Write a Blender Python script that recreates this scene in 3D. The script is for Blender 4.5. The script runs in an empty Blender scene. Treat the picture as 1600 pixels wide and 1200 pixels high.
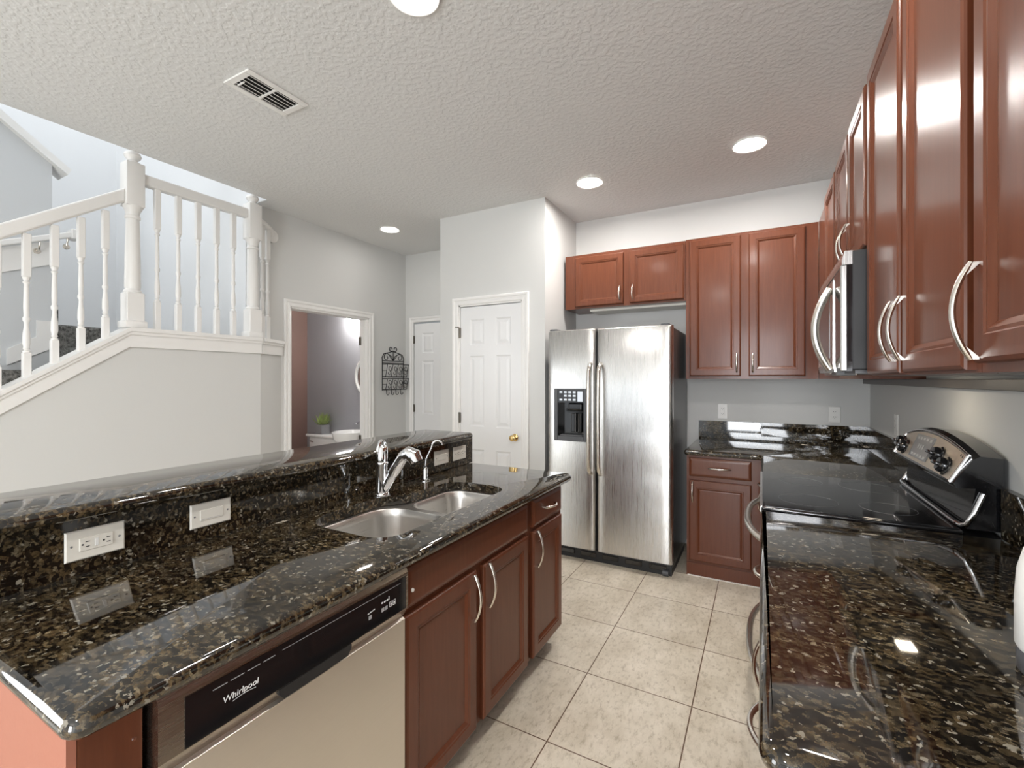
import bpy, bmesh, math, random
from mathutils import Vector, Matrix

random.seed(7)
PI = math.pi
scene = bpy.context.scene
COL = scene.collection

# ------------------------------------------------------------------ camera
cam_data = bpy.data.cameras.new('camera')
cam_data.sensor_width = 36.0
cam_data.lens = 712.0 / 1600.0 * 36.0
cam_data.shift_y = -8.0 / 1600.0
cam_data.clip_start = 0.02
cam = bpy.data.objects.new('camera', cam_data)
COL.objects.link(cam)
cam.location = (0.0, 0.0, 1.372)
cam.rotation_euler = (PI / 2, 0.0, math.atan(390.0 / 712.0))
scene.camera = cam

# ------------------------------------------------------------------ world, lights, exposure
world = bpy.data.worlds.new('world')
scene.world = world
world.use_nodes = True
bg = world.node_tree.nodes['Background']
bg.inputs['Color'].default_value = (0.86, 0.93, 1.0, 1)
bg.inputs['Strength'].default_value = 0.28


def area_light(name, loc, rot, sx, sy, watts, color=(1, 1, 1)):
    d = bpy.data.lights.new(name, 'AREA')
    d.shape = 'RECTANGLE'
    d.size, d.size_y = sx, sy
    d.energy = watts
    d.color = color
    o = bpy.data.objects.new(name, d)
    COL.objects.link(o)
    o.location = loc
    o.rotation_euler = rot
    return o


# daylight through the glass doors behind the camera and the window above the stairs, plus added fills
area_light('daylight_rear', (-2.85, -3.75, 1.26), (PI / 2, 0, 0), 3.4, 2.3, 8, (0.93, 0.97, 1.0))
area_light('daylight_patio', (-0.14, -3.75, 1.28), (PI / 2, 0, 0), 1.1, 2.2, 68, (0.93, 0.96, 1.0))
area_light('side_fill', (-4.55, -2.52, 1.32), (PI / 2, 0, -PI / 2), 1.8, 2.0, 56, (0.95, 0.98, 1.0))  # unseen fill from the left, added to brighten the right wall
area_light('unseen_ceiling_fill', (-0.6, -1.0, 2.80), (0, 0, 0), 0.16, 0.16, 10, (1.0, 0.955, 0.91))  # unseen fill behind the camera, added to lift the kitchen walls
area_light('daylight_stairwell', (-4.9, 0.4, 7.3), (0, 0, 0), 2.4, 3.0, 58, (0.97, 0.99, 1.0))

vs = scene.view_settings
vs.view_transform = 'Standard'
vs.look = 'None'
vs.exposure = 0.97
vs.gamma = 1.0
vs.use_curve_mapping = False
scene.cycles.use_denoising = True
scene.cycles.max_bounces = 10
scene.cycles.diffuse_bounces = 6
scene.cycles.glossy_bounces = 5
scene.cycles.sample_clamp_indirect = 6.0

# ------------------------------------------------------------------ materials
def mat(name, color, rough=0.5, metal=0.0, coat=0.0, spec=0.5):
    m = bpy.data.materials.new(name)
    m.use_nodes = True
    b = m.node_tree.nodes['Principled BSDF']
    b.inputs['Base Color'].default_value = (*color, 1)
    b.inputs['Roughness'].default_value = rough
    b.inputs['Metallic'].default_value = metal
    b.inputs['Coat Weight'].default_value = coat
    b.inputs['Coat Roughness'].default_value = 0.08
    b.inputs['Specular IOR Level'].default_value = spec
    return m


def nodes(m):
    nt = m.node_tree
    return nt, nt.nodes, nt.links, nt.nodes['Principled BSDF']


def coords(m, scale=(1, 1, 1), kind='Object'):
    nt, N, L, b = nodes(m)
    tc = N.new('ShaderNodeTexCoord')
    mp = N.new('ShaderNodeMapping')
    mp.inputs['Scale'].default_value = scale
    if kind == 'World':
        g = N.new('ShaderNodeNewGeometry')
        L.new(g.outputs['Position'], mp.inputs['Vector'])
    else:
        L.new(tc.outputs[kind], mp.inputs['Vector'])
    return mp


def ramp(m, stops):
    nt, N, L, b = nodes(m)
    r = N.new('ShaderNodeValToRGB')
    cr = r.color_ramp
    cr.elements[0].position = stops[0][0]
    cr.elements[0].color = (*stops[0][1], 1)
    cr.elements[1].position = stops[1][0]
    cr.elements[1].color = (*stops[1][1], 1)
    for p, c in stops[2:]:
        e = cr.elements.new(p)
        e.color = (*c, 1)
    return r


def noise(m, mp, scale, detail=4, rough=0.55):
    nt, N, L, b = nodes(m)
    n = N.new('ShaderNodeTexNoise')
    n.inputs['Scale'].default_value = scale
    n.inputs['Detail'].default_value = detail
    n.inputs['Roughness'].default_value = rough
    L.new(mp.outputs[0], n.inputs['Vector'])
    return n


def bump(m, src, strength, dist=0.01):
    nt, N, L, b = nodes(m)
    bp = N.new('ShaderNodeBump')
    bp.inputs['Strength'].default_value = strength
    bp.inputs['Distance'].default_value = dist
    L.new(src, bp.inputs['Height'])
    L.new(bp.outputs[0], b.inputs['Normal'])
    return bp


def paint(name, color, rough=0.6, bscale=130, bstr=0.06):
    m = mat(name, color, rough, spec=0.3)
    n = noise(m, coords(m, kind='World'), bscale, 3)
    bump(m, n.outputs['Fac'], bstr, 0.004)
    return m


M = {}
M['wall'] = paint('grey_wall_paint', (0.63, 0.63, 0.615), 0.55)
M['stair_wall'] = paint('white_stairwell_paint', (0.80, 0.81, 0.82), 0.6)
M['stair_grey'] = paint('pale_grey_stairwell_paint', (0.60, 0.615, 0.625), 0.6)
M['bath_wall'] = paint('grey_satin_bathroom_paint', (0.36, 0.36, 0.38), 0.32)
M['brown_wall'] = paint('reddish_brown_paint', (0.20, 0.125, 0.105), 0.5)
M['salmon'] = paint('salmon_paint', (0.37, 0.145, 0.095), 0.55)
M['trim'] = mat('white_trim_paint', (0.80, 0.79, 0.77), 0.35)
M['door'] = mat('white_door_paint', (0.78, 0.78, 0.78), 0.38)
M['plate'] = mat('almond_plastic', (0.74, 0.71, 0.64), 0.35)
M['plate_white'] = mat('white_plastic', (0.80, 0.79, 0.76), 0.35)
M['slot'] = mat('dark_slot', (0.02, 0.018, 0.016), 0.6)
M['porcelain'] = mat('white_porcelain', (0.85, 0.85, 0.84), 0.12, coat=0.6)
M['black_gloss'] = mat('black_gloss', (0.008, 0.008, 0.009), 0.07, spec=0.85)
M['black_matte'] = mat('black_plastic', (0.014, 0.014, 0.015), 0.45)
M['dark_grey'] = mat('dark_grey_plastic', (0.07, 0.072, 0.078), 0.4)
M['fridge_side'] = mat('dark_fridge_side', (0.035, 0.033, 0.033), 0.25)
M['mid_grey'] = mat('grey_plastic', (0.16, 0.16, 0.165), 0.35)
M['chrome'] = mat('chrome', (0.82, 0.82, 0.83), 0.06, 1.0)
M['nickel'] = mat('satin_nickel', (0.74, 0.70, 0.64), 0.27, 1.0)
M['brass'] = mat('polished_brass', (0.78, 0.56, 0.25), 0.16, 1.0)
M['iron'] = mat('black_wrought_iron', (0.02, 0.02, 0.022), 0.5, 0.4)
M['bronze'] = mat('aged_hinge_metal', (0.16, 0.145, 0.12), 0.4, 0.9)
M['white_ink'] = mat('white_print', (0.85, 0.85, 0.85), 0.5)
M['grey_ink'] = mat('grey_print', (0.35, 0.35, 0.36), 0.5)
M['caulk'] = mat('white_caulk', (0.70, 0.66, 0.64), 0.6)
M['duct'] = mat('dark_duct', (0.01, 0.01, 0.01), 0.8)
M['leaf'] = mat('succulent_green', (0.30, 0.38, 0.13), 0.45)
M['pot'] = mat('grey_pot', (0.30, 0.30, 0.31), 0.6)
M['mirror'] = mat('mirror_glass', (0.85, 0.86, 0.87), 0.02, 1.0)
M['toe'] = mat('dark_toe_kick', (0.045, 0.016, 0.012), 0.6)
M['underside'] = mat('greyish_cabinet_underside', (0.13, 0.115, 0.105), 0.4)


def glow(name, color, strength):
    m = bpy.data.materials.new(name)
    m.use_nodes = True
    nt = m.node_tree
    nt.nodes.clear()
    e = nt.nodes.new('ShaderNodeEmission')
    e.inputs['Color'].default_value = (*color, 1)
    e.inputs['Strength'].default_value = strength
    o = nt.nodes.new('ShaderNodeOutputMaterial')
    nt.links.new(e.outputs[0], o.inputs[0])
    return m


M['lamp'] = glow('lamp_glow', (1.0, 0.955, 0.91), 142.0)
M['lamp_soft'] = glow('dimmer_lamp_glow', (1.0, 0.96, 0.92), 22.0)
M['lamp_island'] = glow('island_lamp_glow', (1.0, 0.955, 0.91), 46.0)
M['hood_lamp'] = glow('cooktop_lamp_glow', (1.0, 0.86, 0.66), 22.0)
M['vanity'] = glow('vanity_bulb_glow', (1.0, 0.97, 0.94), 60.0)

# ceiling: knock-down texture
m = mat('knockdown_ceiling', (0.70, 0.70, 0.695), 0.75, spec=0.2)
mp = coords(m, (1, 1, 1), 'World')
n1 = noise(m, mp, 42, 2, 0.45)
rp = ramp(m, [(0.44, (0, 0, 0)), (0.60, (1, 1, 1))])
m.node_tree.links.new(n1.outputs['Fac'], rp.inputs[0])
bump(m, rp.outputs[0], 0.30, 0.004)
M['ceiling'] = m

# floor: 18 inch stone tile
m = mat('beige_stone_tile', (0.5, 0.43, 0.34), 0.3, spec=0.4)
nt, N, L, b = nodes(m)
g = N.new('ShaderNodeNewGeometry')
mp = N.new('ShaderNodeMapping')
mp.inputs['Location'].default_value = (0.713, -1.576, 0)
L.new(g.outputs['Position'], mp.inputs['Vector'])
br = N.new('ShaderNodeTexBrick')
br.offset = 0.0
br.squash = 1.0
br.inputs['Scale'].default_value = 1.0
br.inputs['Brick Width'].default_value = 0.457
br.inputs['Row Height'].default_value = 0.457
br.inputs['Mortar Size'].default_value = 0.0026
br.inputs['Mortar Smooth'].default_value = 0.1
br.inputs['Color1'].default_value = (1, 1, 1, 1)
br.inputs['Color2'].default_value = (0.90, 0.89, 0.87, 1)
br.inputs['Mortar'].default_value = (0.20, 0.13, 0.09, 1)
L.new(mp.outputs[0], br.inputs['Vector'])
mp2 = coords(m, (1.0, 0.55, 1), 'World')
n1 = noise(m, mp2, 6, 10, 0.72)
r1 = ramp(m, [(0.34, (0.50, 0.44, 0.345)), (0.66, (0.70, 0.64, 0.54)), (0.5, (0.61, 0.55, 0.45))])
L.new(n1.outputs['Fac'], r1.inputs[0])
mp3 = coords(m, (1.0, 0.45, 1), 'World')
n2 = noise(m, mp3, 55, 6, 0.72)
r2 = ramp(m, [(0.34, (0.60, 0.57, 0.52)), (0.50, (1, 1, 1))])
L.new(n2.outputs['Fac'], r2.inputs[0])
mx = N.new('ShaderNodeMixRGB')
mx.blend_type = 'MULTIPLY'
mx.inputs[0].default_value = 0.75
L.new(r1.outputs[0], mx.inputs[1])
L.new(r2.outputs[0], mx.inputs[2])
mx2 = N.new('ShaderNodeMixRGB')
mx2.blend_type = 'MULTIPLY'
mx2.inputs[0].default_value = 1.0
L.new(mx.outputs[0], mx2.inputs[1])
L.new(br.outputs['Color'], mx2.inputs[2])
L.new(mx2.outputs[0], b.inputs['Base Color'])
inv = N.new('ShaderNodeMath')
inv.operation = 'SUBTRACT'
inv.inputs[0].default_value = 1.0
L.new(br.outputs['Fac'], inv.inputs[1])
bump(m, inv.outputs[0], 0.35, 0.004)
M['tile'] = m


# dark granite with brown and tan flakes
def granite(name, dark, brown, tan, fleck):
    m = mat(name, dark, 0.04, spec=0.9)
    nt, N, L, b = nodes(m)
    mp = coords(m, (1, 1, 1), 'World')

    def mixer(mode, fac, a, c):
        x = N.new('ShaderNodeMixRGB')
        x.blend_type = mode
        if isinstance(fac, float):
            x.inputs[0].default_value = fac
        else:
            L.new(fac, x.inputs[0])
        L.new(a, x.inputs[1])
        if isinstance(c, tuple):
            x.inputs[2].default_value = (*c, 1)
        else:
            L.new(c, x.inputs[2])
        return x.outputs[0]
    # warp the lookup so that flakes get ragged outlines
    nw = noise(m, mp, 70, 4, 0.6)
    sub = N.new('ShaderNodeVectorMath')
    sub.operation = 'SUBTRACT'
    L.new(nw.outputs['Color'], sub.inputs[0])
    sub.inputs[1].default_value = (0.5, 0.5, 0.5)
    scl = N.new('ShaderNodeVectorMath')
    scl.operation = 'SCALE'
    scl.inputs['Scale'].default_value = 0.022
    L.new(sub.outputs[0], scl.inputs[0])
    addv = N.new('ShaderNodeVectorMath')
    L.new(mp.outputs[0], addv.inputs[0])
    L.new(scl.outputs[0], addv.inputs[1])
    mpa = N.new('ShaderNodeMapping')
    mpa.inputs['Rotation'].default_value = (0.3, 0.2, 0.5)
    mpa.inputs['Scale'].default_value = (1.0, 1.8, 1.4)
    L.new(addv.outputs[0], mpa.inputs['Vector'])
    v = N.new('ShaderNodeTexVoronoi')
    v.inputs['Scale'].default_value = 80
    L.new(mpa.outputs[0], v.inputs['Vector'])
    sep = N.new('ShaderNodeSeparateColor')
    L.new(v.outputs['Color'], sep.inputs[0])
    mid = tuple(0.45 * (x + y) for x, y in zip(brown, tan))
    r = ramp(m, [(0.0, dark), (1.0, tan), (0.42, dark), (0.58, brown), (0.80, brown), (0.92, mid)])
    L.new(sep.outputs[0], r.inputs[0])
    n2 = noise(m, mp, 120, 5, 0.7)
    r2 = ramp(m, [(0.36, (0.12, 0.12, 0.12)), (0.60, (1.15, 1.1, 1.0))])
    L.new(n2.outputs['Fac'], r2.inputs[0])
    c = mixer('MULTIPLY', 0.9, r.outputs[0], r2.outputs[0])
    n3 = noise(m, mp, 6, 4)
    r3 = ramp(m, [(0.35, (0.5, 0.5, 0.52)), (0.65, (1.3, 1.22, 1.08))])
    L.new(n3.outputs['Fac'], r3.inputs[0])
    c = mixer('MULTIPLY', 1.0, c, r3.outputs[0])
    v2 = N.new('ShaderNodeTexVoronoi')
    v2.inputs['Scale'].default_value = 150
    L.new(addv.outputs[0], v2.inputs['Vector'])
    sep2 = N.new('ShaderNodeSeparateColor')
    L.new(v2.outputs['Color'], sep2.inputs[0])
    gt = N.new('ShaderNodeMath')
    gt.operation = 'GREATER_THAN'
    gt.inputs[1].default_value = 0.965
    L.new(sep2.outputs[1], gt.inputs[0])
    c = mixer('MIX', gt.outputs[0], c, fleck)
    L.new(c, b.inputs['Base Color'])
    return m


M['granite'] = granite('brown_black_granite', (0.010, 0.0085, 0.007), (0.070, 0.053, 0.031), (0.165, 0.145, 0.108), (0.21, 0.19, 0.15))


# cherry stained wood
def wood(name, c0, c1, rough=0.3, coat=0.25):
    m = mat(name, c0, rough, coat=coat)
    nt, N, L, b = nodes(m)
    mp = coords(m, (16, 16, 1.1), 'World')
    n = noise(m, mp, 5, 6, 0.6)
    r = ramp(m, [(0.32, c0), (0.70, c1)])
    L.new(n.outputs['Fac'], r.inputs[0])
    L.new(r.outputs[0], b.inputs['Base Color'])
    b.inputs['Coat Roughness'].default_value = 0.13
    b.inputs['Specular IOR Level'].default_value = 0.27
    return m


M['cherry'] = wood('cherry_stained_wood', (0.106, 0.032, 0.0145), (0.132, 0.042, 0.020), 0.29, 0.18)


# stainless steel, brushed
def steel(name, color, rough, wob=0.0, axis='z'):
    m = mat(name, color, rough, 1.0)
    nt, N, L, b = nodes(m)
    sc = {'z': (240, 240, 2.0), 'y': (240, 2.0, 240)}[axis]
    n = noise(m, coords(m, sc, 'World'), 3, 3)
    rr = ramp(m, [(0.3, (rough * 0.8,) * 3), (0.7, (rough * 1.25,) * 3)])
    L.new(n.outputs['Fac'], rr.inputs[0])
    L.new(rr.outputs[0], b.inputs['Roughness'])
    if wob:
        n2 = noise(m, coords(m, (1.2, 1, 2.6), 'World'), 1.3, 1)
        bump(m, n2.outputs['Fac'], wob, 0.05)
    return m


M['steel'] = steel('brushed_stainless_steel', (0.66, 0.655, 0.64), 0.24)
M['fascia_dark_reflection'] = steel('fascia_steel_with_dark_reflection', (0.40, 0.36, 0.31), 0.24, 0, 'y')  # reflection of the dark counter overhang put into the steel colour
M['console_steel'] = steel('warm_satin_console_steel', (0.78, 0.71, 0.61), 0.42, 0, 'y')
M['fridge_steel'] = steel('fridge_stainless_steel', (0.62, 0.615, 0.605), 0.28, 0.16)
M['sink_steel'] = steel('satin_sink_steel', (0.66, 0.64, 0.61), 0.33, 0, 'y')
M['dw_steel'] = steel('dishwasher_stainless_steel', (0.80, 0.755, 0.68), 0.42, 0, 'y')
m = mat('dark_carpet', (0.17, 0.165, 0.155), 0.95, spec=0.1)
n1 = noise(m, coords(m, (1, 1, 1), 'World'), 60, 4, 0.7)
r1 = ramp(m, [(0.35, (0.07, 0.07, 0.065)), (0.65, (0.26, 0.255, 0.24))])
m.node_tree.links.new(n1.outputs['Fac'], r1.inputs[0])
m.node_tree.links.new(r1.outputs[0], nodes(m)[3].inputs['Base Color'])
bump(m, n1.outputs['Fac'], 0.8, 0.02)
M['carpet'] = m

# ------------------------------------------------------------------ mesh helpers
WM = {}                                   # world matrix of every parent


def B():
    return bmesh.new()


def box(bm, x0, x1, y0, y1, z0, z1, bev=0.0, seg=2, mtx=None):
    vs_ = [bm.verts.new((x, y, z)) for x in (x0, x1) for y in (y0, y1) for z in (z0, z1)]
    q = [(0, 1, 3, 2), (4, 6, 7, 5), (0, 4, 5, 1), (2, 3, 7, 6), (0, 2, 6, 4), (1, 5, 7, 3)]
    fs = [bm.faces.new([vs_[i] for i in f]) for f in q]
    if bev > 0:
        es = list({e for f in fs for e in f.edges})
        r = bmesh.ops.bevel(bm, geom=es, offset=bev, segments=seg, profile=0.5, affect='EDGES')
        vs_ = list({v for f in r['faces'] for v in f.verts} | {v for f in fs if f.is_valid for v in f.verts})
    if mtx is not None:
        bmesh.ops.transform(bm, matrix=mtx, verts=[v for v in vs_ if v.is_valid])
    return vs_


def prism(bm, pts, d0, d1, axis='x', bev=0.0):
    """extrude a 2D polygon: axis x -> pts are (y, z); y -> (x, z); z -> (x, y)"""
    def mk(p, d):
        return {'x': (d, p[0], p[1]), 'y': (p[0], d, p[1]), 'z': (p[0], p[1], d)}[axis]
    a = [bm.verts.new(mk(p, d0)) for p in pts]
    b_ = [bm.verts.new(mk(p, d1)) for p in pts]
    fs = [bm.faces.new(a), bm.faces.new(b_[::-1])]
    n = len(pts)
    for i in range(n):
        j = (i + 1) % n
        fs.append(bm.faces.new((a[j], a[i], b_[i], b_[j])))
    bmesh.ops.recalc_face_normals(bm, faces=fs)
    if bev:
        es = list({e for f in fs for e in f.edges})
        bmesh.ops.bevel(bm, geom=es, offset=bev, segments=2, profile=0.5, affect='EDGES')


def lathe(bm, prof, seg=24, loc=(0, 0, 0), mtx=None, square=False):
    """revolve (r, z) about z"""
    rings = []
    for r, z in prof:
        ring = []
        for k in range(seg):
            a = 2 * PI * k / seg
            ring.append(bm.verts.new((loc[0] + r * math.cos(a), loc[1] + r * math.sin(a), loc[2] + z)))
        rings.append(ring)
    for a_, b_ in zip(rings, rings[1:]):
        for k in range(seg):
            j = (k + 1) % seg
            bm.faces.new((a_[k], a_[j], b_[j], b_[k]))
    bm.faces.new(rings[0][::-1])
    bm.faces.new(rings[-1])
    if mtx is not None:
        bmesh.ops.transform(bm, matrix=mtx, verts=[v for r_ in rings for v in r_])
    return rings


def tube(bm, path, r, seg=10, flat=None, closed=False):
    """round (or flattened: flat=(r_side, r_up)) section along a polyline; r may be a list"""
    P = [Vector(p) for p in path]
    n = len(P)
    rings = []
    ref = Vector((0, 0, 1))
    T0 = (P[1] - P[0]).normalized()
    if abs(T0.dot(ref)) > 0.9:
        ref = Vector((0, 1, 0)) if abs(T0.y) < 0.9 else Vector((1, 0, 0))
    side = T0.cross(ref).normalized()
    for i in range(n):
        if closed:
            t = (P[(i + 1) % n] - P[i - 1]).normalized()
        else:
            t = (P[min(i + 1, n - 1)] - P[max(i - 1, 0)]).normalized()
        side = (side - t * side.dot(t)).normalized()
        up = t.cross(side)
        rr = r[i] if isinstance(r, (list, tuple)) else r
        ra, rb = (rr, rr) if flat is None else (rr * flat[0], rr * flat[1])
        ring = []
        for k in range(seg):
            a = 2 * PI * k / seg
            ring.append(bm.verts.new(P[i] + side * (ra * math.cos(a)) + up * (rb * math.sin(a))))
        rings.append(ring)
    pairs = list(zip(rings, rings[1:])) + ([(rings[-1], rings[0])] if closed else [])
    for a_, b_ in pairs:
        for k in range(seg):
            j = (k + 1) % seg
            bm.faces.new((a_[k], a_[j], b_[j], b_[k]))
    if not closed:
        bm.faces.new(rings[0][::-1])
        bm.faces.new(rings[-1])


def frame(o, facing):
    """matrix taking (u right, v up, n outward) of a front to the world"""
    U, N_ = {'-y': ((1, 0, 0), (0, -1, 0)), '-x': ((0, -1, 0), (-1, 0, 0)), '+x': ((0, 1, 0), (1, 0, 0)), '-z': ((1, 0, 0), (0, 0, -1))}[facing]
    V = (0, 1, 0) if facing == '-z' else (0, 0, 1)
    if facing == '-z':
        U = (-1, 0, 0)
    m4 = Matrix.Identity(4)
    for i in range(3):
        m4[i][0], m4[i][1], m4[i][2], m4[i][3] = U[i], V[i], N_[i], o[i]
    return m4


def add(name, bm, material, parent=None, mtx=None, smooth=None, label=None):
    """link bm (world coordinates, or local ones brought to the world by mtx) as one mesh object"""
    if mtx is not None:
        bmesh.ops.transform(bm, matrix=mtx, verts=bm.verts[:])
    if parent is not None:
        bmesh.ops.transform(bm, matrix=WM[parent.name].inverted(), verts=bm.verts[:])
    bmesh.ops.recalc_face_normals(bm, faces=bm.faces[:])
    me = bpy.data.meshes.new(name)
    bm.to_mesh(me)
    bm.free()
    me.materials.append(M[material])
    o = bpy.data.objects.new(name, me)
    COL.objects.link(o)
    if parent is not None:
        o.parent = parent
        WM[o.name] = WM[parent.name].copy()
    else:
        WM[o.name] = Matrix.Identity(4)
    if smooth is not None:
        me.shade_smooth()
        try:
            me.set_sharp_from_angle(angle=math.radians(smooth))
        except Exception:
            pass
    if label:
        o['label'] = label
    return o


def add_split(name, bm, material, parent, mtx=None):
    """each loose piece of bm becomes a part of its own"""
    if mtx is not None:
        bmesh.ops.transform(bm, matrix=mtx, verts=bm.verts[:])
    seen = set()
    for v in bm.verts[:]:
        if v in seen:
            continue
        st, isl = [v], []
        seen.add(v)
        while st:
            q = st.pop()
            isl.append(q)
            for e in q.link_edges:
                w = e.other_vert(q)
                if w not in seen:
                    seen.add(w)
                    st.append(w)
        nb = B()
        mp_ = {q: nb.verts.new(q.co) for q in isl}
        for f_ in {f_ for q in isl for f_ in q.link_faces}:
            nb.faces.new([mp_[q] for q in f_.verts])
        add(name, nb, material, parent)
    bm.free()


def thing(name, label, cat, loc, rotz=0.0, group=None):
    o = bpy.data.objects.new(name, None)
    COL.objects.link(o)
    o.empty_display_size = 0.1
    o.location = loc
    o.rotation_euler = (0, 0, rotz)
    o['label'] = label
    o['category'] = cat
    if group:
        o['group'] = group
    WM[o.name] = Matrix.Translation(loc) @ Matrix.Rotation(rotz, 4, 'Z')
    return o


def tag(o, label, cat, group=None):
    o['label'] = label
    o['category'] = cat
    if group:
        o['group'] = group
    return o


def struct(o):
    o['kind'] = 'structure'
    return o


def copy_tree(o, parent=None):
    c = o.copy()
    COL.objects.link(c)
    if parent is not None:
        c.parent = parent
    for ch in list(o.children):
        copy_tree(ch, c)
    return c


def sbox(name, dims, material, parent=None, bev=0.0):
    bm = B()
    box(bm, *dims, bev=bev)
    return add(name, bm, material, parent)


def offset_poly(pts, d):
    """inset (d > 0) a CCW polygon"""
    n = len(pts)
    out = []
    for i in range(n):
        p0, p1, p2 = Vector(pts[i - 1]), Vector(pts[i]), Vector(pts[(i + 1) % n])
        e1, e2 = (p1 - p0).normalized(), (p2 - p1).normalized()
        n1, n2 = Vector((-e1.y, e1.x)), Vector((-e2.y, e2.x))
        h = (n1 + n2)
        k = max(0.35, 1 + n1.dot(n2))
        out.append(p1 + h * (d / k))
    return out


def rounded(pts, radii, seg=6):
    """round the corners of a polygon"""
    out = []
    n = len(pts)
    for i in range(n):
        r = radii[i] if isinstance(radii, (list, tuple)) else radii
        p0, p1, p2 = Vector(pts[i - 1]), Vector(pts[i]), Vector(pts[(i + 1) % n])
        if r <= 0:
            out.append(p1)
            continue
        a, c = (p0 - p1).normalized(), (p2 - p1).normalized()
        ang = a.angle(c)
        t = r / math.tan(ang / 2)
        s, e = p1 + a * t, p1 + c * t
        ctr = p1 + (a + c).normalized() * (r / math.sin(ang / 2))
        va, vb = s - ctr, e - ctr
        for k in range(seg + 1):
            f = k / seg
            v = va.lerp(vb, f)
            v = v.normalized() * r
            out.append(ctr + v)
    return [tuple(p) for p in out]


def fill(bm, loops, z):
    es = []
    for lp in loops:
        vv = [bm.verts.new((p[0], p[1], z)) for p in lp]
        es += [bm.edges.new((vv[i], vv[(i + 1) % len(vv)])) for i in range(len(vv))]
    bmesh.ops.triangle_fill(bm, edges=es, use_beauty=True)


def slab(bm, outline, z0, z1, r=0.014, holes=()):
    """stone slab with eased edge; holes are polygons cut through"""
    seq = []
    for k in range(7):
        a = -PI / 2 + PI * k / 6
        ins = r * (1 - math.cos(a))
        zz = (z0 + r + r * math.sin(a)) if k <= 3 else (z1 - r + r * math.sin(a))
        if k == 3:
            seq.append((0.0, z0 + r))
            seq.append((0.0, z1 - r))
            continue
        seq.append((ins, zz))
    loops = [[bm.verts.new((p[0], p[1], z)) for p in offset_poly(outline, d)] for d, z in seq]
    n = len(outline)
    for a_, b_ in zip(loops, loops[1:]):
        for i in range(n):
            j = (i + 1) % n
            bm.faces.new((a_[i], a_[j], b_[j], b_[i]))
    inner = [tuple(p) for p in offset_poly(outline, r)]
    for z in (z0, z1):
        fill(bm, [inner] + [list(h) for h in holes], z)
    for h in holes:
        t = [bm.verts.new((p[0], p[1], z1)) for p in h]
        d = [bm.verts.new((p[0], p[1], z0)) for p in h]
        for i in range(len(h)):
            j = (i + 1) % len(h)
            bm.faces.new((t[i], t[j], d[j], d[i]))
    bmesh.ops.remove_doubles(bm, verts=bm.verts[:], dist=1e-5)


# ------------------------------------------------------------------ the setting
CEIL = 2.83
FX0, FX1, FY0, FY1 = -6.3, 0.79, -4.1, 4.25

struct(sbox('floor', (FX0, FX1, FY0, FY1, -0.1, 0.0), 'tile'))
bm = B()
box(bm, -3.53, FX1, FY0, FY1, CEIL, CEIL + 0.25)
box(bm, FX0, -3.53, 2.305, FY1, CEIL, CEIL + 0.25)
box(bm, FX0, -3.53, FY0, -1.6, CEIL, CEIL + 0.25)
struct(add('ceiling', bm, 'ceiling'))
struct(sbox('wall_back', (-1.62, 0.79, 4.03, 4.15, 0, CEIL), 'wall'))
struct(sbox('wall_right', (0.67, 0.79, -4.0, 4.03, 0, CEIL), 'wall'))
# pantry: front with door opening, and the side beside the fridge
bm = B()
box(bm, -2.57, -2.362, 3.33, 3.45, 0, CEIL)
box(bm, -1.728, -1.523, 3.33, 3.45, 0, CEIL)
box(bm, -2.362, -1.728, 3.33, 3.45, 2.022, CEIL)
box(bm, -1.62, -1.523, 3.45, 4.03, 0, CEIL)
box(bm, -2.57, -2.47, 3.45, 4.13, 0, CEIL)
struct(add('wall_pantry', bm, 'wall'))
# hall end wall with a door opening
bm = B()
box(bm, -3.82, -3.575, 4.13, 4.25, 0, CEIL)
box(bm, -2.865, -2.47, 4.13, 4.25, 0, CEIL)
box(bm, -3.575, -2.865, 4.13, 4.25, 2.03, CEIL)
struct(add('wall_hall', bm, 'wall'))
# left wall with the bathroom doorway
bm = B()
box(bm, -3.82, -3.70, 2.30, 2.622, 0, CEIL)
box(bm, -3.82, -3.70, 3.555, 4.13, 0, CEIL)
box(bm, -3.82, -3.70, 2.622, 3.555, 2.02, CEIL)
struct(add('wall_left', bm, 'wall'))
# bathroom
struct(sbox('wall_bathroom_back', (-5.0, -3.82, 3.78, 3.88, 0, CEIL), 'bath_wall'))
struct(sbox('wall_bathroom_side', (-5.1, -5.0, 2.42, 3.88, 0, CEIL), 'brown_wall'))
# stairwell
bm = B()
box(bm, FX0, -3.822, 2.295, 2.42, 0, 7.4)
box(bm, -3.822, -3.41, 2.295, 2.42, CEIL + 0.001, 7.4)
struct(add('wall_stairwell_end', bm, 'stair_wall'))
struct(sbox('wall_stairwell_far', (FX0, FX0 + 0.1, -1.7, 2.295, 0, 7.4), 'stair_wall'))
struct(sbox('wall_stairwell_near', (FX0 + 0.1, -3.53, -1.7, -1.6, CEIL, 7.4), 'stair_wall'))
struct(sbox('wall_stairwell_upper', (-3.53, -3.41, -1.6, 2.295, CEIL + 0.25, 7.4), 'stair_wall'))
struct(sbox('ceiling_stairwell', (FX0, -3.41, -1.7, 2.42, 7.4, 7.5), 'stair_wall'))
bm = B()
prism(bm, [(-1.6, 0), (1.335, 0), (1.335, 2.975), (-1.6, 5.15)], -4.75, -4.65, 'x')
struct(add('wall_stair_divider', bm, 'stair_grey'))
bm = B()
box(bm, -4.75, -4.65, -4.0, -3.45, 0, CEIL)
box(bm, -4.75, -4.65, -3.45, -1.6, 2.4, CEIL)
box(bm, -4.75, -4.65, -3.45, -1.6, 0, 0.25)
struct(add('wall_living', bm, 'wall'))
bm = B()
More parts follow.
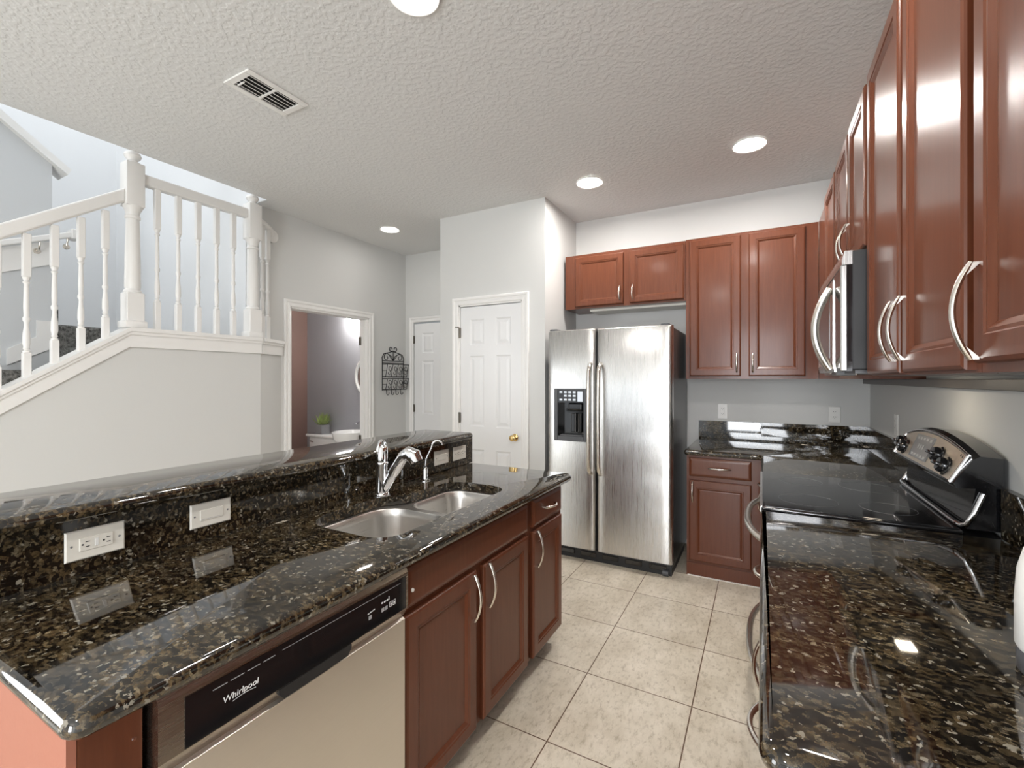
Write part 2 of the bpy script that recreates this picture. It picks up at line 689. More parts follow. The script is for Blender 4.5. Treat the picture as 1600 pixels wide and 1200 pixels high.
for y in (-3.45, -2.55, -1.66):
    box(bm, -4.73, -4.67, y, y + 0.06, 0.25, 2.4)
box(bm, -4.73, -4.67, -3.39, -1.66, 2.34, 2.4)
box(bm, -4.73, -4.67, -3.39, -1.66, 0.25, 0.31)
struct(add('window_3', bm, 'trim'))  # unseen side window, added along with the fill light
# knee wall under the stair railing: a slope, a level run, then an angled end meeting the left wall
SL = 0.695


def trim_z(y):
    return 1.70 if y >= 1.37 else 1.70 + SL * (y - 1.37)


bm = B()
prism(bm, [(1.37 - 1.66 / SL, 0), (2.24, 0), (2.24, 1.68), (1.37, 1.68), (1.37 - 1.66 / SL, 0.02)], -3.63, -3.53, 'x')
prism(bm, [(-3.53, 2.24), (-3.705, 2.545), (-3.705, 2.30), (-3.63, 2.24)], 0, 1.68, 'z')
struct(add('wall_knee', bm, 'wall'))
# rear wall with glass doors towards the light
bm = B()
box(bm, -4.75, -4.60, -4.0, -3.88, 0, CEIL)
box(bm, -1.10, -0.92, -4.0, -3.88, 0, CEIL)
box(bm, 0.48, 0.67, -4.0, -3.88, 0, CEIL)
box(bm, -0.92, 0.48, -4.0, -3.88, 2.45, CEIL)
box(bm, -4.60, -1.10, -4.0, -3.88, 2.45, CEIL)
struct(add('wall_rear', bm, 'wall'))
w1 = struct(sbox('window_1', (-4.60, -1.10, -3.97, -3.90, 2.39, 2.45), 'trim'))
bm = B()
for x in (-4.60, -2.88, -1.16):
    box(bm, x, x + 0.06, -3.97, -3.90, 0, 2.39)
box(bm, -4.60, -1.10, -3.97, -3.90, 0, 0.06)
add('window_frame', bm, 'trim', w1)
bm = B()
for x in (-0.92, 0.42):
    box(bm, x, x + 0.06, -3.97, -3.90, 0, 2.45)
box(bm, -0.86, 0.42, -3.97, -3.90, 2.39, 2.45)
box(bm, -0.86, 0.42, -3.97, -3.90, 0, 0.06)
struct(add('window_2', bm, 'trim'))
# island half wall (salmon coloured drywall end)
struct(sbox('wall_island', (-1.64, -1.522, 0.292, 2.25, 0, 1.028), 'wall'))
bm = B()
box(bm, -1.64, -0.922, 0.28, 0.292, 0, 0.84)
struct(add('wall_island_end', bm, 'salmon'))
# baseboards
for nm, d in (('baseboard_pantry', (-2.57, -2.43, 3.315, 3.33, 0, 0.085)), ('baseboard_left', (-3.7, -3.685, 3.62, 4.13, 0, 0.085)),
              ('baseboard_stairs', (-3.53, -3.515, -1.0, 2.24, 0, 0.085))):
    struct(sbox(nm, d, 'trim', bev=0.004))

# sloped and level skirt trim along the knee wall
bm = B()
for (x0, x1, t0, t1) in ((-3.53, -3.512, -0.125, -0.012), (-3.65, -3.492, -0.026, 0.0), (-3.53, -3.502, -0.046, -0.026)):
    ys = [-1.07, 1.37, 2.24]
    top = [(y, trim_z(y) + t1) for y in ys]
    bot = [(y, trim_z(y) + t0) for y in ys[::-1]]
    prism(bm, bot[::-1] + top[::-1], x0, x1, 'x')
ang = math.atan2(0.175, 0.305)
for (n0, n1, t0, t1) in ((0.0, 0.018, -0.125, -0.012), (-0.08, 0.038, -0.026, 0.0), (0.0, 0.028, -0.046, -0.026)):
    R4 = Matrix.Translation((-3.53, 2.24, 1.70)) @ Matrix.Rotation(ang, 4, 'Z')
    box(bm, n0, n1, 0.0, 0.33, t0, t1, mtx=R4)
struct(add('trim_1', bm, 'trim'))
# raked cap on the stairwell divider wall
bm = B()
prism(bm, [(1.41, 2.915), (1.43, 2.96), (-1.6, 5.205), (-1.6, 5.13)], -4.79, -4.60, 'x')
struct(add('trim_2', bm, 'trim'))
# little stepped skirt seen between the balusters
bm = B()
prism(bm, [(1.10, 1.47), (1.335, 1.60), (1.335, 1.80), (1.25, 1.80), (1.25, 1.68), (1.10, 1.58)], -4.65, -4.632, 'x')
struct(add('trim_3', bm, 'trim'))


def casing(bm, f, w0, w1, ztop, cw, t=0.018):
    """door casing on a front: inner opening w0..w1, top ztop, with a stepped profile"""
    prof = [(0.0, 0.0), (0.0, t * 0.55), (cw * 0.10, t * 0.8), (cw * 0.28, t * 0.8), (cw * 0.34, t * 0.6), (cw * 0.55, t * 0.6), (cw * 0.70, t), (cw * 0.94, t), (cw, t * 0.8), (cw, 0.0)]
    cols = []
    for d, n in prof:
        cols.append([bm.verts.new(p) for p in ((w0 - d, 0, n), (w0 - d, ztop + d, n), (w1 + d, ztop + d, n), (w1 + d, 0, n))])
    for a_, b_ in zip(cols, cols[1:]):
        for i in range(3):
            bm.faces.new((a_[i], a_[i + 1], b_[i + 1], b_[i]))
    bmesh.ops.transform(bm, matrix=f, verts=bm.verts[:])


def rects(bm, rings, cap=True):
    """nested rectangles (x0, x1, y0, y1, depth) joined into a stepped front"""
    L_ = [[bm.verts.new((x, y, d)) for x, y in ((x0, y0), (x1, y0), (x1, y1), (x0, y1))] for (x0, x1, y0, y1, d) in rings]
    for a_, b_ in zip(L_, L_[1:]):
        for i in range(4):
            j = (i + 1) % 4
            bm.faces.new((a_[i], a_[j], b_[j], b_[i]))
    if cap:
        bm.faces.new(L_[-1])


def six_panel(bm, w, h, t=0.035):
    """leaf of a six panel door in local (u, v, n): front face at n = 0"""
    cols = [(w * 0.165, w * 0.405), (w * 0.60, w * 0.84)]
    rows = [(h * 0.115, h * 0.375), (h * 0.475, h * 0.785), (h * 0.83, h * 0.945)]
    xs = [0] + [v for c in cols for v in c] + [w]
    ys = [0] + [v for r_ in rows for v in r_] + [h]
    holes = [(c, r_) for c in cols for r_ in rows]
    for i in range(len(xs) - 1):
        for j in range(len(ys) - 1):
            c, r_ = (xs[i], xs[i + 1]), (ys[j], ys[j + 1])
            if (c, r_) in holes:
                p = lambda k, d: (c[0] + k, c[1] - k, r_[0] + k, r_[1] - k, d)
                rects(bm, [p(0, 0), p(0.012, -0.009), p(0.02, -0.009), p(0.042, -0.002)])
            else:
                rects(bm, [(c[0], c[1], r_[0], r_[1], 0)])
    rects(bm, [(0, w, 0, h, 0), (0, w, 0, h, -t)])
    bmesh.ops.remove_doubles(bm, verts=bm.verts[:], dist=1e-5)


def hinge(bm, u, v, f):
    b2 = B()
    tube(b2, [(u, v - 0.045, 0.006), (u, v + 0.045, 0.006)], 0.007, 8)
    box(b2, u - 0.012, u + 0.012, v - 0.044, v + 0.044, 0.0, 0.003)
    bmesh.ops.transform(b2, matrix=f, verts=b2.verts[:])
    return b2


def knob_bm(u, v, f, r=0.027):
    b2 = B()
    lathe(b2, [(0.030, 0.0), (0.031, 0.004), (0.024, 0.009), (0.011, 0.014), (0.011, 0.030), (r * 0.8, 0.036), (r, 0.048), (r * 0.9, 0.058), (r * 0.4, 0.064), (0.001, 0.065)], 20,
          mtx=f @ Matrix.Translation((u, v, 0)))
    return b2


# door_1: the pantry door
f = frame((-2.362, 3.33, 0), '-y')
W1 = 0.634
bm = B()
casing(bm, f, 0.0, W1, 2.022, 0.064)
d1 = struct(add('door_1', bm, 'trim', smooth=30))
bm = B()
box(bm, 0, 0.012, 0, 2.022, -0.12, 0)
box(bm, W1 - 0.012, W1, 0, 2.022, -0.12, 0)
box(bm, 0, W1, 2.01, 2.022, -0.12, 0)
add('door_jamb', bm, 'trim', d1, f)
bm = B()
six_panel(bm, W1 - 0.030, 1.99)
leaf = add('door_leaf', bm, 'door', d1, f @ Matrix.Translation((0.015, 0.012, -0.006)))
add('door_knob', knob_bm(W1 - 0.068, 0.885, f), 'brass', leaf, smooth=40)
for v in (0.3, 1.03, 1.78):
    add('hinge', hinge(None, 0.008, v, f), 'bronze', d1)
bm = B()
tube(bm, [(0.008, 1.83, 0.012), (-0.028, 1.832, 0.02)], 0.004, 8)
add('door_stop', bm, 'bronze', d1, f)

# door_2: the hall door
f = frame((-3.575, 4.13, 0), '-y')
W2 = 0.71
bm = B()
casing(bm, f, 0.0, W2, 2.03, 0.057)
d2 = struct(add('door_2', bm, 'trim', smooth=30))
bm = B()
six_panel(bm, W2 - 0.012, 2.0)
leaf = add('door_leaf', bm, 'door', d2, f @ Matrix.Translation((0.006, 0.012, -0.006)))
add('door_knob', knob_bm(W2 - 0.07, 0.9, f), 'brass', leaf, smooth=40)
for v in (1.03, 1.83):
    add('hinge', hinge(None, 0.004, v, f), 'bronze', d2)

# door_3: the open bathroom doorway
f = frame((-3.70, 2.622, 0), '+x')
W3 = 0.933
bm = B()
casing(bm, f, 0.0, W3, 2.02, 0.062)
d3 = struct(add('door_3', bm, 'trim', smooth=30))
bm = B()
box(bm, 0, 0.014, 0, 2.02, -0.12, 0)
box(bm, W3 - 0.014, W3, 0, 2.02, -0.12, 0)
box(bm, 0, W3, 2.006, 2.02, -0.12, 0)
box(bm, W3 - 0.026, W3 - 0.014, 0, 2.006, -0.075, -0.04)
box(bm, 0.014, 0.026, 0, 2.006, -0.075, -0.04)
add('door_jamb', bm, 'trim', d3, f)
for v in (0.72, 2.0 - 0.22):
    bm = B()
    box(bm, W3 - 0.030, W3 - 0.012, v - 0.045, v + 0.045, -0.118, -0.100)
    add('hinge', bm, 'bronze', d3, f)


# ------------------------------------------------------------------ cabinet parts
def door_rings(w, h, fr=0.058, t=0.02):
    p = lambda k, d: (k, w - k, k, h - k, d)
    return [p(0, 0), p(0, t - 0.007), p(0.0025, t - 0.003), p(0.009, t), p(fr - 0.012, t), p(fr - 0.009, t - 0.003), p(fr - 0.003, t - 0.003), p(fr + 0.008, t - 0.011)]


def panel_door(parent, f, u0, u1, v0, v1, handle=None, name='door', fr=0.058):
    w, h = u1 - u0, v1 - v0
    fm = f @ Matrix.Translation((u0, v0, 0))
    bm = B()
    rects(bm, door_rings(w, h, fr), cap=False)
    d = add(name, bm, 'cherry', parent, fm)
    k = fr + 0.008
    bm = B()
    rects(bm, [(k, w - k, k, h - k, 0.009), (k + 0.004, w - k - 0.004, k + 0.004, h - k - 0.004, 0.0095)])
    add('panel', bm, 'cherry', d, fm)
    if handle:
        pull(d, fm, *handle)
    return d


def drawer_front(parent, f, u0, u1, v0, v1, handle=None, name='drawer'):
    w, h = u1 - u0, v1 - v0
    fm = f @ Matrix.Translation((u0, v0, 0))
    p = lambda k, d: (k, w - k, k, h - k, d)
    bm = B()
    rects(bm, [p(0, 0), p(0, 0.012), p(0.003, 0.015), p(0.014, 0.02), p(0.02, 0.0205)])
    d = add(name, bm, 'cherry', parent, fm)
    if handle:
        pull(d, fm, *handle)
    return d


def pull(parent, fm, u, v, length=0.16, vertical=True, n0=0.02, bulge=0.030):
    """bow shaped satin nickel pull with two wedge feet, centred at (u, v)"""
    bm = B()
    pts, rr = [], []
    K = 14
    for k in range(K + 1):
        s = -1 + 2 * k / K
        n = n0 + 0.009 + (bulge - 0.006) * (1 - s * s)
        q = s * length / 2
        pts.append((u, v + q, n) if vertical else (u + q, v, n))
        rr.append(0.0058 if abs(s) < 0.9 else 0.0048)
    tube(bm, pts, rr, 8, flat=(1.0, 0.85))
    for s in (-1, 1):
        a, c = s * length / 2, s * (length / 2 - 0.030)
        na, nc = n0 + 0.010, n0 + 0.009 + (bulge - 0.006) * (1 - (1 - 0.060 / length) ** 2)
        hw = 0.0042
        poly = [(a, n0), (a, na), (c, nc), (a * 0.86 + c * 0.14, n0)]
        vv = []
        for off in (-hw, hw):
            vv.append([bm.verts.new((u + off, v + q, n) if vertical else (u + q, v + off, n)) for q, n in poly])
        bm.faces.new(vv[0])
        bm.faces.new(vv[1][::-1])
        for i in range(4):
            j = (i + 1) % 4
            bm.faces.new((vv[0][i], vv[0][j], vv[1][j], vv[1][i]))
    return add('handle', bm, 'nickel', parent, fm, smooth=50)


GZ0, GZ1 = 0.842, 0.88

# ------------------------------------------------------------------ island
XF = -0.92                                  # face frame plane; door fronts at -0.90


def base_box(parent, name, x0, x1, y0, y1, toe_side, z1=0.84):
    bm = B()
    box(bm, x0, x1, y0, y1, 0.1, z1)
    o = add(name, bm, 'cherry', parent)
    bm = B()
    if toe_side == '+x':
        box(bm, x0, x1 - 0.075, y0, y1, 0.0, 0.1)
    elif toe_side == '-x':
        box(bm, x0 + 0.075, x1, y0, y1, 0.0, 0.1)
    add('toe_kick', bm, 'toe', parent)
    return o


t = thing('cabinet_filler', 'narrow dark cherry filler board between dishwasher and salmon island end', 'filler panel', (-0.93, 0.33, 0))
bm = B()
box(bm, -0.955, XF, 0.293, 0.376, 0.0, 0.84)
add('board', bm, 'cherry', t)
bm = B()
for z in (0.77, 0.715, 0.53):
    lathe(bm, [(0.0035, 0), (0.003, 0.002)], 8, mtx=frame((XF, 0.365, z), '+x'))
add_split('screw', bm, 'chrome', t)

t = thing('sink_cabinet', 'cherry sink base cabinet under the double sink, two doors and a false drawer front', 'cabinet', (-1.2, 1.41, 0))
# open topped so that the bowls hang inside
bm = B()
box(bm, -1.50, XF, 1.004, 1.022, 0.1, 0.84)
box(bm, -1.50, XF, 1.804, 1.822, 0.1, 0.84)
box(bm, -1.50, -1.485, 1.022, 1.804, 0.1, 0.84)
box(bm, -1.485, XF, 1.022, 1.804, 0.1, 0.118)
box(bm, XF - 0.02, XF, 1.022, 1.804, 0.118, 0.84)
add('body', bm, 'cherry', t)
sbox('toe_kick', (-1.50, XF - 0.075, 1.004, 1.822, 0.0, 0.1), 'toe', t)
f = frame((XF, 0, 0), '+x')
drawer_front(t, f, 1.010, 1.796, 0.700, 0.822, name='false_drawer')
panel_door(t, f, 1.010, 1.384, 0.108, 0.680, (0.345, 0.485, 0.165))
panel_door(t, f, 1.430, 1.796, 0.108, 0.680, (0.026, 0.492, 0.165))
bm = B()
lathe(bm, [(0.006, 0), (0.005, 0.004), (0.001, 0.005)], 10, mtx=frame((-0.8995, 1.033, 0.752), '+x'))
add('bumper', bm, 'plate_white', t)

t = thing('drawer_cabinet', 'narrow cherry island cabinet with one drawer over one door, nearest the fridge', 'cabinet', (-1.2, 2.0, 0))
base_box(t, 'body', -1.50, XF, 1.824, 2.205, '+x')
drawer_front(t, f, 1.848, 2.180, 0.700, 0.822, (0.166, 0.066, 0.115, False))
panel_door(t, f, 1.848, 2.180, 0.108, 0.680, (0.028, 0.49, 0.165))

# counter with the sink cut-out
left_bowl = rounded([(-1.375, 1.045), (-1.375, 1.425), (-1.015, 1.425), (-1.015, 1.045)][::-1], [0.07, 0.11, 0.11, 0.07], 8)
right_bowl = rounded([(-1.300, 1.455), (-1.300, 1.785), (-1.015, 1.785), (-1.015, 1.455)][::-1], [0.07, 0.08, 0.08, 0.07], 8)


def ccw(p):
    a = sum(p[i - 1][0] * p[i][1] - p[i][0] * p[i - 1][1] for i in range(len(p)))
    return p if a > 0 else p[::-1]


left_bowl, right_bowl = ccw(left_bowl), ccw(right_bowl)
cut = ccw(rounded([(-1.0, 1.025), (-1.0, 1.800), (-1.312, 1.800), (-1.318, 1.49), (-1.392, 1.40), (-1.392, 1.025)], [0.09, 0.09, 0.10, 0.05, 0.07, 0.12], 8))
t = thing('island_countertop', 'long polished dark granite island counter around the double sink with its low backsplash', 'countertop', (-1.2, 1.25, 0.842))
bm = B()
slab(bm, ccw(rounded([(-0.862, 0.262), (-0.862, 2.245), (-1.52, 2.245), (-1.52, 0.262)], [0.03, 0.04, 0, 0], 6)), GZ0, GZ1, 0.0185, [cut])
add('slab', bm, 'granite', t, smooth=40)
sbox('backsplash', (-1.52, -1.50, 0.25, 2.25, 0.8802, 1.0295), 'granite', t)
bm = B()
slab(bm, ccw(rounded([(-1.44, 0.235), (-1.44, 2.178), (-1.80, 2.178), (-1.80, 0.235)], [0.02, 0.02, 0.02, 0.02], 4)), 1.03, 1.067, 0.018)
tag(add('bar_top', bm, 'granite', None, smooth=40), 'raised granite bar ledge behind the island sink, a step above the counter', 'bar ledge')

# sink
t = thing('double_sink', 'stainless steel double bowl sink sunk into the island granite', 'sink', (-1.2, 1.43, 0.84))
bm = B()
fill(bm, [[tuple(p) for p in offset_poly(cut, -0.012)], left_bowl, right_bowl], 0.8395)
add('rim', bm, 'sink_steel', t)


def bowl(bm, pts, depth, zt=0.8395):
    prof = [(0, 0), (0.004, 0.006), (0.008, 0.03), (0.020, depth - 0.04), (0.030, depth - 0.018), (0.048, depth - 0.004), (0.075, depth)]
    Ls = [[bm.verts.new((p[0], p[1], zt - d)) for p in offset_poly(pts, i)] for i, d in prof]
    n = len(pts)
    for a_, b_ in zip(Ls, Ls[1:]):
        for i in range(n):
            j = (i + 1) % n
            bm.faces.new((a_[j], a_[i], b_[i], b_[j]))
    bm.faces.new(Ls[-1])


for pts, dep in ((left_bowl, 0.20), (right_bowl, 0.17)):
    bm = B()
    bowl(bm, pts, dep)
    o = add('bowl', bm, 'sink_steel', t, smooth=60)
    cx = sum(p[0] for p in pts) / len(pts)
    cy = sum(p[1] for p in pts) / len(pts)
    bm = B()
    lathe(bm, [(0.045, 0.0), (0.043, 0.003), (0.034, 0.003), (0.028, -0.002), (0.001, -0.002)], 24, (cx, cy, 0.8395 - dep + 0.001))
    add('drain', bm, 'chrome', o, smooth=40)

# pull-out faucet
t = thing('kitchen_faucet', 'chrome pull-out kitchen faucet behind the larger sink bowl', 'faucet', (-1.435, 1.405, 0.88))
FXx, FYy = -1.408, 1.425
bm = B()
lathe(bm, [(0.036, 0), (0.036, 0.004), (0.031, 0.007), (0.030, 0.012), (0.026, 0.016), (0.0245, 0.05), (0.024, 0.128), (0.0265, 0.133), (0.0265, 0.140), (0.024, 0.143)], 24, (FXx, FYy, 0.88))
add('body', bm, 'chrome', t, smooth=40)
bm = B()
lathe(bm, [(0.024, 0), (0.0255, 0.012), (0.0255, 0.045), (0.023, 0.060), (0.014, 0.070), (0.001, 0.073)], 24, (FXx, FYy, 1.023))
hd = add('handle_cap', bm, 'chrome', t, smooth=40)
bm = B()
pts = []
for k in range(17):
    a = PI * k / 16
    pts.append((FXx - 0.0, FYy - 0.024 * math.cos(a), 1.06 + 0.052 * math.sin(a)))
tube(bm, pts, 0.0052, 8, flat=(1.6, 0.9))
add('lever', bm, 'chrome', hd, smooth=40)
bm = B()
s0, s1 = Vector((FXx + 0.015, FYy + 0.008, 0.918)), Vector((-1.300, 1.438, 1.052))
ax = (s1 - s0).normalized()
tube(bm, [s0 - ax * 0.01, s0.lerp(s1, 0.5), s1], [0.0215, 0.0205, 0.0195], 18)
add('spout', bm, 'chrome', t, smooth=40)
bm = B()
h = [s1 - ax * 0.095, s1 - ax * 0.09, s1 - ax * 0.045, s1, s1 + ax * 0.020 + Vector((0.012, 0.004, -0.004)), s1 + ax * 0.028 + Vector((0.030, 0.010, -0.020)), s1 + ax * 0.026 + Vector((0.042, 0.014, -0.042))]
tube(bm, h, [0.0235, 0.0255, 0.0235, 0.0235, 0.030, 0.033, 0.028], 20)
add('spray_head', bm, 'chrome', t, smooth=40)

t = thing('filtered_water_tap', 'slim chrome drinking water tap with a hooked spout beside the faucet', 'tap', (-1.43, 1.735, 0.88))
TX, TY = -1.43, 1.735
bm = B()
lathe(bm, [(0.024, 0), (0.024, 0.003), (0.014, 0.007), (0.0125, 0.012), (0.0125, 0.055), (0.010, 0.062), (0.006, 0.066)], 20, (TX, TY, 0.88))
add('body', bm, 'chrome', t, smooth=40)
bm = B()
pts = [(TX, TY, 0.94), (TX + 0.004, TY + 0.003, 0.985), (TX + 0.025, TY + 0.02, 1.045)]
for k in range(1, 13):
    a = PI * 0.93 * k / 12
    pts.append((TX + 0.025 + 0.021 * (1 - math.cos(a)), TY + 0.02 + 0.014 * (1 - math.cos(a)), 1.045 + 0.026 * math.sin(a)))
tube(bm, pts, 0.0048, 10)
add('spout', bm, 'chrome', t, smooth=40)
bm = B()
tube(bm, [(TX, TY, 0.945), (TX + 0.012, TY - 0.028, 0.952)], [0.005, 0.004], 8)
add('lever', bm, 'black_matte', t, smooth=40)


# ------------------------------------------------------------------ wall plates
def plate(name, label, cat, f, w, h, kind, matk='plate', group=None):
    """wall plate centred at the origin of f; kind: gfci, duplex, rocker"""
    o = f.to_translation()
    t = thing(name, label, cat, tuple(o), 0, group)
    bm = B()
    p = lambda k, d: (-w / 2 + k, w / 2 - k, -h / 2 + k, h / 2 - k, d)
    rects(bm, [p(0, 0.0002), p(0, 0.003), p(0.003, 0.006), p(0.004, 0.006)])
    add('cover_plate', bm, matk, t, f)
    horiz = w > h
    L_, S_ = (w, h) if horiz else (h, w)

    def bx(bm, a0, a1, b0, b1, n0, n1, bev=0.0):        # a along the long side
        if horiz:
            box(bm, a0, a1, b0, b1, n0, n1, bev, 1)
        else:
            box(bm, b0, b1, a0, a1, n0, n1, bev, 1)
    if kind in ('gfci', 'rocker'):
        bm = B()
        bx(bm, -0.034, 0.034, -0.0165, 0.0165, 0.005, 0.0085, 0.0015)
        add('rocker' if kind == 'rocker' else 'receptacle', bm, matk, t, f)
    if kind == 'rocker':
        bm = B()
        bx(bm, -0.030, 0.030, -0.0125, -0.0115, 0.0083, 0.0088)
        add('edge_line', bm, 'grey_ink', t, f)
    if kind == 'duplex':
        for s in (-1, 1):
            bm = B()
            b2 = B()
            lathe(bm, [(0.0165, 0.005), (0.0165, 0.0078), (0.0155, 0.0085)], 20, mtx=Matrix.Translation((s * 0.0195, 0, 0)) if horiz else Matrix.Translation((0, s * 0.0195, 0)))
            add('receptacle', bm, matk, t, f)
    if kind in ('gfci', 'duplex'):
        bm = B()
        for s in (-1, 1):
            c = s * (0.0195 if kind == 'duplex' else 0.021)
            for q in (-0.006, 0.006):
                bx(bm, c - 0.001, c + 0.007, q - 0.0011, q + 0.0011, 0.0083, 0.0089)
            bx(bm, c - 0.0085, c - 0.0045, -0.002, 0.002, 0.0083, 0.0089)
        add_split('slot', bm, 'slot', t, f)
    if kind == 'gfci':
        bm = B()
        bx(bm, -0.004, 0.004, -0.010, 0.010, 0.008, 0.0095, 0.0008)
        add('test_button', bm, 'plate_white', t, f)
    bm = B()
    for s in (-1, 1):
        lathe(bm, [(0.003, 0.0058), (0.0025, 0.0068)], 8, mtx=Matrix.Translation((s * 0.048, 0, 0)) if horiz else Matrix.Translation((0, s * 0.048, 0)))
    add_split('screw', bm, 'mid_grey' if horiz else matk, t, f)
    return t


XS = -1.4998
plate('power_outlet', 'almond outlet plate with test buttons on the island backsplash, nearest the dishwasher end', 'outlet', frame((XS, 0.512, 0.956), '+x'), 0.120, 0.075, 'gfci')
plate('light_switch', 'almond rocker switch plate on the island backsplash between the first outlet and the faucet', 'switch', frame((XS, 0.791, 0.956), '+x'), 0.118, 0.073, 'rocker')
plate('light_switch', 'almond rocker switch plate on the backsplash just past the water tap', 'switch', frame((XS, 1.951, 0.954), '+x'), 0.120, 0.075, 'rocker')
plate('power_outlet', 'almond duplex outlet at the far end of the island backsplash beside a switch', 'outlet', frame((XS, 2.117, 0.954), '+x'), 0.120, 0.075, 'duplex')
plate('power_outlet', 'upright white outlet with test buttons on the back wall beside the fridge', 'outlet', frame((-0.275, 4.0298, 1.112), '-y'), 0.073, 0.120, 'gfci', 'plate_white')
plate('power_outlet', 'upright white duplex outlet on the back wall near the kitchen corner', 'outlet', frame((0.465, 4.0298, 1.112), '-y'), 0.073, 0.115, 'duplex', 'plate_white')
plate('power_outlet', 'white outlet seen edge-on on the right wall beyond the range', 'outlet', frame((0.6698, 3.30, 1.112), '-x'), 0.073, 0.120, 'duplex', 'plate_white')

# ------------------------------------------------------------------ dishwasher
t = thing('dishwasher', 'stainless steel dishwasher with a black control strip built into the island', 'dishwasher', (-1.2, 0.69, 0))
DY0, DY1 = 0.384, 0.998
sbox('tub', (-1.48, -0.955, 0.378, 1.002, 0.10, 0.835), 'black_matte', t)
sbox('kick_plate', (-1.40, -0.985, 0.378, 1.002, 0.0, 0.10), 'black_matte', t)
f = frame((0, 0, 0), '+x')
bm = B()
prism(bm, [(-0.955, 0.105), (-0.905, 0.105), (-0.897, 0.112), (-0.897, 0.685), (-0.905, 0.690), (-0.955, 0.690)], DY0, DY1, 'y')
add('door', bm, 'dw_steel', t)
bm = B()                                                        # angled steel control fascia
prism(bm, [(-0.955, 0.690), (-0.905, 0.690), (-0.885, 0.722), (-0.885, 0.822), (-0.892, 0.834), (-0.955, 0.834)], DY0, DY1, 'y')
cp = add('control_panel', bm, 'fascia_dark_reflection', t)
bm = B()
box(bm, -0.8852, -0.8835, DY0 + 0.040, DY1 - 0.010, 0.724, 0.814)
add('control_glass', bm, 'black_gloss', cp)
bm = B()                                                        # finger pocket under the strip
prism(bm, [(0.600, 0.712), (0.612, 0.698), (0.780, 0.698), (0.792, 0.712), (0.792, 0.722), (0.600, 0.722)], -0.903, -0.8825, 'x')
add('handle_pocket', bm, 'black_matte', t)
# print on the black strip
XI = -0.8834


def ink(bm, y0, y1, z0, z1):
    box(bm, XI, XI + 0.0004, y0, y1, z0, z1)


bm = B()
for k in range(4):
    ink(bm, 0.470 + k * 0.032, 0.496 + k * 0.032, 0.799, 0.8005)
ink(bm, 0.608, 0.965, 0.8015, 0.8025)
add_split('slot_line', bm, 'grey_ink', cp)
bm = B()
for y, z in ((0.845, 0.768), (0.8515, 0.769), (0.858, 0.770), (0.8645, 0.771)):
    ink(bm, y, y + 0.005, z, z + 0.0025)
for k in range(3):
    ink(bm, 0.893 + k * 0.009, 0.899 + k * 0.009, 0.775, 0.779)
ink(bm, 0.9195, 0.9215, 0.775, 0.785)
for k in range(2):
    y = 0.922 + k * 0.013
    for (a, b_, c, d) in ((0, 0.011, 0, 0.0012), (0, 0.011, 0.0125, 0.0137), (0, 0.0012, 0, 0.0137), (0.0098, 0.011, 0, 0.0137), (0.004, 0.008, 0.004, 0.009)):
        ink(bm, y + a, y + b_, 0.754 + c, 0.754 + d)
add('icon_print', bm, 'white_ink', cp)
bm = B()
for y in (0.852, 0.897, 0.909):
    ink(bm, y - 0.004, y + 0.006, 0.753, 0.763)
add_split('button', bm, 'grey_ink', cp)


def lettering(text, size, f, parent, name='lettering', material='white_ink', shear=0.0):
    cu = bpy.data.curves.new(name, 'FONT')
    cu.body = text
    cu.size = size
    cu.extrude = 0.0003
    cu.shear = shear
    tmp = bpy.data.objects.new('tmp_text', cu)
    COL.objects.link(tmp)
    bpy.context.view_layer.update()
    me = tmp.to_mesh()
    bm = B()
    bm.from_mesh(me)
    tmp.to_mesh_clear()
    bpy.data.objects.remove(tmp)
    bpy.data.curves.remove(cu)
    return add(name, bm, material, parent, f)


lettering('Whirlpool', 0.0165, frame((XI + 0.0003, 0.487, 0.764), '+x'), cp, 'brand_lettering', shear=0.12)
bm = B()
pts = [(XI + 0.0004, 0.505 + 0.046 * k / 10, 0.7605 + 0.0025 * math.sin(PI * k / 10) - 0.002) for k in range(11)]
tube(bm, pts, 0.0005, 4)
add('logo_swoosh', bm, 'white_ink', cp)

# ------------------------------------------------------------------ fridge
FXL, FXR, FYF = -1.462, -0.535, 3.245
t = thing('refrigerator', 'side-by-side stainless steel fridge with ice and water dispenser in its left door', 'fridge', (-1.0, 3.6, 0))
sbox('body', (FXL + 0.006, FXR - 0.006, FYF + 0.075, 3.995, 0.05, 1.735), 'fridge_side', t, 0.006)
sbox('base_grille', (FXL + 0.012, FXR - 0.012, FYF + 0.06, 3.9, 0.0, 0.088), 'black_matte', t)
bm = B()
for k in range(5):
    box(bm, -1.38 + k * 0.17, -1.26 + k * 0.17, FYF + 0.052, FYF + 0.0605, 0.03, 0.065, 0.003, 1)
add_split('grille_vent', bm, 'black_gloss', t)
bm = B()
lathe(bm, [(0.022, -0.02), (0.022, 0.02)], 14, mtx=Matrix.Translation((FXR - 0.05, FYF + 0.05, 0.022)) @ Matrix.Rotation(PI / 2, 4, 'Y'))
add('wheel', bm, 'dark_grey', t)


